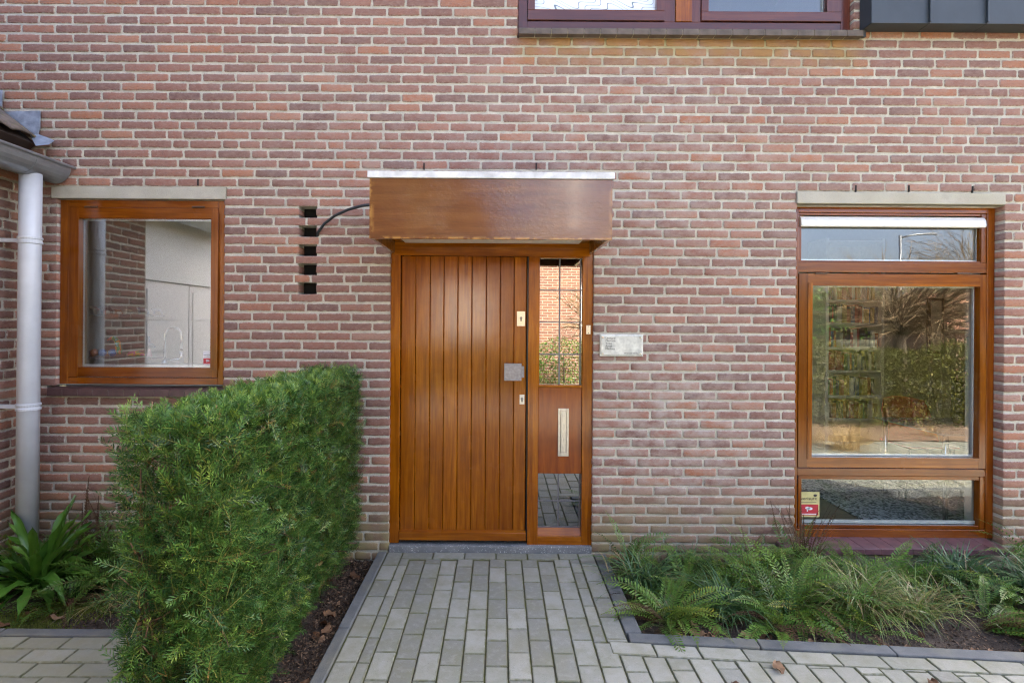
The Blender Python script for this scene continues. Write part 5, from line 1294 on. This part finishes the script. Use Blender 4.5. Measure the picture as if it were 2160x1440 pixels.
fs = [(j*(n+1)+i, j*(n+1)+i+1, (j+1)*(n+1)+i+1, (j+1)*(n+1)+i) for j in range(8) for i in range(n)]
m.add(rows, fs); bk = m.build('backrest', plain('red_shell', (0.60,0.05,0.025), 0.35), ch, smooth=True); sd_ = bk.modifiers.new('thick', 'SOLIDIFY'); sd_.thickness = 0.014
m = MB(); m.box(3.67, 4.13, 1.22, 1.62, 0.455, 0.475); m.build('seat', bk.data.materials[0], ch, 0.008)
for lx in (3.70, 4.10):
    for ly in (1.26, 1.58): m = MB(); m.tube([(lx+(lx-3.9)*0.15, ly, 0.063), (lx, ly, 0.455)], 0.011, 8); m.build('leg', M['chrome'], ch)
a, z1 = at(2005, 795, 0.9); b_, z0 = at(2046, 893, 0.9)
m = MB(); m.box(a, b_, 0.86, 0.90, tz+0.02, z1); m.box((a+b_)/2-0.03, (a+b_)/2+0.03, 0.84, 0.94, tz+0.0008, tz+0.02); thing(m, 'monitor', M['black'], 'upright black screen standing on the glass table', 'screen', bevel=0.003)
px0, pz1 = at(1957, 629, 2.33); m = MB(); m.box(px0, 4.83, 2.322, 2.346, pz1-0.6, pz1, 0); m.box(px0+0.03, 4.80, 2.315, 2.3215, pz1-0.57, pz1-0.03, 1)
thing(m, 'picture_frame', [M['black'], M['offwhite']], 'dark framed picture on the back wall of the study', 'picture')
k = NT('pebble_rug'); o_ = k.obj(); v = k.n('ShaderNodeTexVoronoi', {'Vector': o_, 'Scale': 62.0}); sp = k.n('ShaderNodeSeparateColor', {'Color': v.outputs['Color']})
c = k.ramp(sp.outputs[0], [(0.0, (0.05,0.05,0.05)), (0.22, (0.22,0.23,0.23)), (0.5, (0.50,0.50,0.49)), (1.0, (0.66,0.66,0.64))], 'CONSTANT')
k.pbr(c.outputs[0], 0.9, k.bump(v.outputs['Distance'], 0.6, 0.01))
m = MB(); m.box(2.79, 4.30, 0.42, 1.85, 0.064, 0.074); thing(m, 'rug', k.mat, 'grey speckled felt pebble rug on the study floor', 'rug', bevel=0.003)

# ---------------------------------------------------------------- what the glass mirrors: the garden and houses opposite, with some objects added for reflections
opp = empty('gable_house', (-3, -9.4, -0.3), 'brick house with a steep gable across the front garden, mirrored in the door glass', 'house')
m = MB(); gy = -9.4
m.prism([(-9.0, -0.3), (-0.3, -0.3), (-0.3, 4.2), (-4.65, 8.3), (-9.0, 4.2)], lambda u, v, q: (u, q, v), gy, gy-8.0); m.box(-0.299, 2.9, gy-6, gy-0.01, -0.3, 2.95); m.build('wall', M['farbrick'], opp)
for sx in (1, -1):
    m = MB(); m.prism([(-4.65, 8.33), (-4.65+sx*4.7, 3.9), (-4.65+sx*4.7, 4.08), (-4.65, 8.53)][::sx], lambda u, v, q: (u, q, v), gy+0.12, gy-8.2); m.build('roof', M['rooftile'], opp)
m = MB(); m.box(-0.298, 3.0, gy-6.1, gy+0.06, 2.955, 3.12); m.build('flat_roof_edge', M['zinc_dark'], opp)
m = MB(); m.box(-5.4, -4.0, gy+0.002, gy+0.05, 4.2, 5.6); f_ = m.build('window', M['white'], opp); m = MB(); m.box(-5.3, -4.1, gy+0.051, gy+0.06, 4.3, 5.5); m.build('pane', M['glass_far'] if 'glass_far' in M else plain('dark_glazing', (0.03,0.035,0.04), 0.05), f_)
def leafy(name, n, pf, size, mat, label, cat, trunk=None, group=None, parent_loc=(0,0,0)):
    P = pf(n); D = rand_unit(n); S = unit(np.cross(D, rand_unit(n))); l = size*rng.uniform(0.6, 1.3, (n, 1)); w = l*0.42
    V = np.stack([P - D*l*0.5, P + S*w*0.5, P + D*l*0.5, P - S*w*0.5], 1).reshape(-1, 3)
    q = QB(); C = np.zeros((n, 4, 3), 'f'); C[..., 0] = np.clip(rng.normal(0.5, 0.22, (n, 1)), 0, 1); q.add(V, np.arange(4*n).reshape(-1, 4), C.reshape(-1, 3))
    h = empty(name, parent_loc, label, cat, group); q.build('foliage' if 'tree' not in name else 'crown', M[mat], h)
    if trunk: trunk.build('stems' if 'tree' not in name else 'trunk', M['grey_bark'], h, smooth=True)
    return h
def boxvol(x0, x1, y0, y1, z0, z1):
    def f(n):
        P = np.stack([rng.uniform(x0, x1, n), rng.uniform(y0, y1, n), z0 + (z1-z0)*rng.random(n)**0.8], -1)
        P[:, 2] += 0.14*lump(P[:, 0]*0.4, P[:, 1]*0.4, 1.0)*(P[:, 2]-z0)/(z1-z0); P[:, 1] += 0.10*lump(P[:, 0]*0.5, P[:, 2], 0.8, 2); return P
    return f
def stems(x0, x1, y, n, h):
    m = MB()
    for i in range(n): x = x0 + (x1-x0)*(i+0.5)/n; m.tube([(x, y, -0.35), (x+rnd.gauss(0, 0.1), y, h*0.5), (x+rnd.gauss(0, 0.2), y+rnd.gauss(0, 0.1), h)], [0.03, 0.02, 0.008], 6)
    return m
leafy('laurel_hedge', 42000, boxvol(3.9, 9.5, -5.15, -4.45, -0.1, 1.22), 0.050, 'laurel', 'sunlit yellow green laurel hedge mirrored in the study window', 'hedge', stems(4.0, 9.4, -4.8, 14, 1.0), None, (6.7, -4.8, -0.3))
leafy('privet_hedge', 26000, boxvol(-7.5, 3.2, -8.95, -8.35, -0.2, 1.15), 0.06, 'fern', 'green privet hedge in front of the gable house', 'hedge', stems(-7.4, 3.1, -8.65, 16, 0.9), None, (-2, -8.65, -0.3))
def ball(cx, cy, cz, rx, ry, rz):
    def f(n):
        u = rand_unit(n)*rng.random((n, 1))**0.45; u *= 1 + 0.16*lump(u[:, 0]*0.5, u[:, 2]*0.5, 1.0)[:, None]; return u*np.array([rx, ry, rz]) + np.array([cx, cy, cz])
    return f
leafy('round_shrub', 5000, ball(10.6, -7.6, 0.75, 1.0, 0.9, 1.05), 0.09, 'laurel', 'big rounded golden green shrub behind the laurel hedge', 'shrub', stems(10.3, 10.9, -7.6, 4, 1.0), None, (10.6, -7.6, -0.3))
m = MB(); m.box(-1.75, -0.15, gy+0.002, gy+0.06, 1.15, 2.45); f_ = m.build('window', M['white'], opp);  # added white window, a sunlit reflector for highlights in the door varnish
for q in (-1.68, -0.92): m = MB(); m.box(q, q+0.70, gy+0.061, gy+0.07, 1.22, 2.38); m.build('pane', M['offwhite'], f_)
wh = empty('added_white_house', (2.9, -22, -0.3), 'added tall narrow white house end behind the brick gable, making a bright reflected band', 'house')
m = MB(); m.prism([(2.2, -0.3), (3.5, -0.3), (3.5, 8.6), (2.85, 9.6), (2.2, 8.6)], lambda u, v, q: (u, q, v), -21, -30); m.build('wall', M['white'], wh)  # unseen house end added for a bright band in the canopy reflection
tk = MB(); tk.tube([(-1.9, -7.3, -0.35), (-1.85, -7.3, 2.0), (-1.9, -7.3, 6.5)], [0.20, 0.15, 0.05], 10)  # unseen tree added to darken the left of the canopy reflection
leafy('added_dark_tree', 24000, lambda n: (lambda u, r: np.stack([-1.9 + u[:, 0]*r, -7.3 + u[:, 1]*r, 2.6 + 5.6*u[:, 2]], -1))(*(lambda h, a, q: (np.stack([np.cos(a)*q, np.sin(a)*q, h], -1), 1.75*(1-h)**0.6 + 0.1))(rng.random(n)**1.3, rng.uniform(0, 6.28, n), rng.random(n)**0.4)), 0.11, 'dark_needles', 'added dark evergreen tree before the gable house, darkening the reflection in the canopy front', 'tree', tk, None, (-1.9, -7.3, -0.3))
def bare_tree(x, y, h, head, spread, n, label, name='bare_tree', droop=0.25, mat='twig'):
    t = empty(name, (x, y, -0.3), label, 'tree', 'bare trees across the street'); m = MB()
    m.tube([(x, y, -0.35), (x+0.03, y, head*0.5), (x, y, head)], [0.16, 0.13, 0.14], 10); m.build('trunk', M['grey_bark'], t, smooth=True)
    m = MB()
    for i in range(n):
        az = rnd.uniform(0, 6.28); e = rnd.uniform(0.05, 1.45 if droop > 0.5 else 1.0); L = spread*rnd.uniform(0.7, 1.1); p = Vector((x, y, head+rnd.uniform(-0.05, 0.15))); pts = [p.copy()]; d = Vector((math.cos(az)*math.cos(e), math.sin(az)*math.cos(e), math.sin(e)))
        for s in range(5):
            d = (d + Vector((rnd.gauss(0, 0.12), rnd.gauss(0, 0.12), rnd.gauss(0.02, 0.10) - droop*s*0.12))).normalized(); p = p + d*L/5; pts.append(p.copy())
        m.tube(pts, [0.022, 0.017, 0.013, 0.010, 0.007, 0.004], 4, caps=False)
        for s in (2, 3, 4):
            for _ in range(3):
                d2 = (d + Vector((rnd.gauss(0, 0.5), rnd.gauss(0, 0.5), rnd.gauss(0.1, 0.4)))).normalized(); l2 = L*rnd.uniform(0.15, 0.35)
                m.tube([pts[s], pts[s]+d2*l2*0.5, pts[s]+d2*l2+Vector((0, 0, -droop*0.1))], [0.007, 0.005, 0.003], 3, caps=False)
    m.build('crown', M[mat], t)
bare_tree(9.6, -9.6, 3.0, 1.35, 2.2, 260, 'low pollarded bare tree with a dense round head of twigs behind the laurel hedge')
bare_tree(6.0, -11.0, 3.0, 1.35, 2.1, 230, 'pollarded bare tree left of the dense headed one')
bare_tree(13.0, -9.4, 3.0, 1.35, 2.1, 230, 'pollarded bare tree right of the round golden shrub')
bare_tree(2.1, -7.6, 2.4, 1.3, 1.3, 40, 'small bare shrub like tree in front of the brick gable')
bare_tree(25.0, -26.0, 8.0, 3.0, 5.0, 150, 'tall bare weeping willow far across the street', 'willow_tree', 0.9)
lamp = empty('street_lamp', (17.6, -21.0, -0.3), 'slim grey street lamp post against the sky, mirrored in the top pane', 'street lamp')
m = MB(); m.tube([(17.6, -21.0, -0.35), (17.6, -21.0, 5.5)], [0.08, 0.05], 10); m.build('post', M['zinc'], lamp, smooth=True)
m = MB(); m.tube([(17.6, -21.0, 5.4), (18.2, -21.0, 5.55), (19.2, -21.0, 5.6)], [0.04, 0.035, 0.06], 8); m.build('lamp_arm', M['zinc'], lamp, smooth=True)
gar = empty('low_garage', (18.9, -15.0, -0.3), 'low garage with a terracotta tiled roof beyond the trees', 'garage')
m = MB(); m.box(15.3, 22.5, -19, -15, -0.3, 1.5); m.build('wall', M['farbrick'], gar); m = MB(); m.prism([(-19.3, 1.45), (-14.7, 1.45), (-17, 2.75)], lambda u, v, q: (q, u, v), 15.0, 22.8); m.build('roof', M['terracotta'], gar)
m = MB(); m.box(15.7, 17.2, -14.998, -14.95, -0.25, 1.35); m.build('door', M['white'], gar, 0.01)
for x, y, lb in ((4.35, -3.05, 'straw coloured ornamental grass beside the sunlit paving'), (4.75, -3.55, 'taller straw coloured grass near the laurel hedge'), (4.05, -3.45, 'third straw grass tuft nearest the path')):
    sedge(x, y, 260, (0.25, 0.45), 0.006, (0.5, 0.3), (0.5, 1.5), (0.5, 1.6), label=lb, dry=0.0, spread=0.09, name='straw_grass', group='straw grasses opposite', mat='straw')
g = grid_mesh('soil_border', 3.9, 9.6, -5.4, -3.55, 60, 20, lambda x, y: 0.012 + 0.012*lump(x, y), m_soil('dry_soil', (0.14,0.09,0.055), (0.24,0.165,0.10))); tag(g, kind='structure')
for x in (6.1, 7.0): sedge(x, -3.95, 45, (0.25, 0.40), 0.006, (0.3, 0.2), (0.7, 1.4), (0.0, 0.4), label='pruned twiggy shrub on the soil border before the laurel hedge' if x < 6.5 else 'second pruned twiggy shrub, farther right on the soil border', dry=0, name='twiggy_shrub', cat='shrub', group='pruned shrubs opposite', mat='straw')
# far tree line
for i in range(8):
    x = -40 + i*11.5; leafy('far_tree', 1500, ball(x, -48 + rnd.uniform(-3, 3), 2.6 + rnd.uniform(-0.5, 0.8), 6.5, 3, 3.4), 0.55, 'fern', 'hazy rounded tree in the far row behind the houses', 'tree', None, 'far row of trees', (x, -48, -0.3))

# ---------------------------------------------------------------- light and camera
SUN_EL, SUN_AZ = R(39), R(45)        # azimuth from +y towards +x: behind the house, to the right
w = bpy.data.worlds.new('World'); SC.world = w; w.use_nodes = True; nt = w.node_tree
sky = nt.nodes.new('ShaderNodeTexSky'); sky.sky_type = 'NISHITA'; sky.sun_disc = False; sky.sun_elevation = SUN_EL; sky.sun_rotation = SUN_AZ
sky.air_density = 0.55; sky.dust_density = 5.5; sky.ozone_density = 0.0
nt.links.new(sky.outputs[0], nt.nodes['Background'].inputs[0]); nt.nodes['Background'].inputs[1].default_value = 0.14
sl_ = bpy.data.lights.new('sun', 'SUN'); sl_.energy = 3.2; sl_.angle = R(0.53); sl_.color = (1.0, 0.93, 0.82)
so_ = bpy.data.objects.new('sun', sl_); COL.objects.link(so_)
dv = Vector((math.sin(SUN_AZ)*math.cos(SUN_EL), math.cos(SUN_AZ)*math.cos(SUN_EL), math.sin(SUN_EL))); so_.rotation_euler = dv.to_track_quat('Z', 'Y').to_euler(); so_.location = dv*20
cd = bpy.data.cameras.new('camera'); cd.sensor_width = 36; cd.lens = FPX*36/2160; cd.shift_x = 27/2160; cd.shift_y = -40/2160; cd.clip_start = 0.02; cd.clip_end = 400
cam = bpy.data.objects.new('camera', cd); COL.objects.link(cam); cam.location = (0, CAM_Y, CAM_Z); cam.rotation_euler = (math.pi/2, -ROLL, 0); SC.camera = cam
vs_ = SC.view_settings; vs_.view_transform = 'Standard'; vs_.look = 'None'; vs_.gamma = 1.0; vs_.exposure = 3.52
SC.cycles.max_bounces = 8; SC.cycles.transparent_max_bounces = 24; SC.cycles.use_denoising = True; SC.cycles.denoiser = 'OPENIMAGEDENOISE'; SC.cycles.denoising_input_passes = 'RGB_ALBEDO_NORMAL'; SC.cycles.denoising_prefilter = 'NONE'
SC.cycles.caustics_reflective = False; SC.cycles.caustics_refractive = False; SC.cycles.blur_glossy = 1.0; SC.cycles.sample_clamp_indirect = 4.0; SC.cycles.filter_width = 1.2
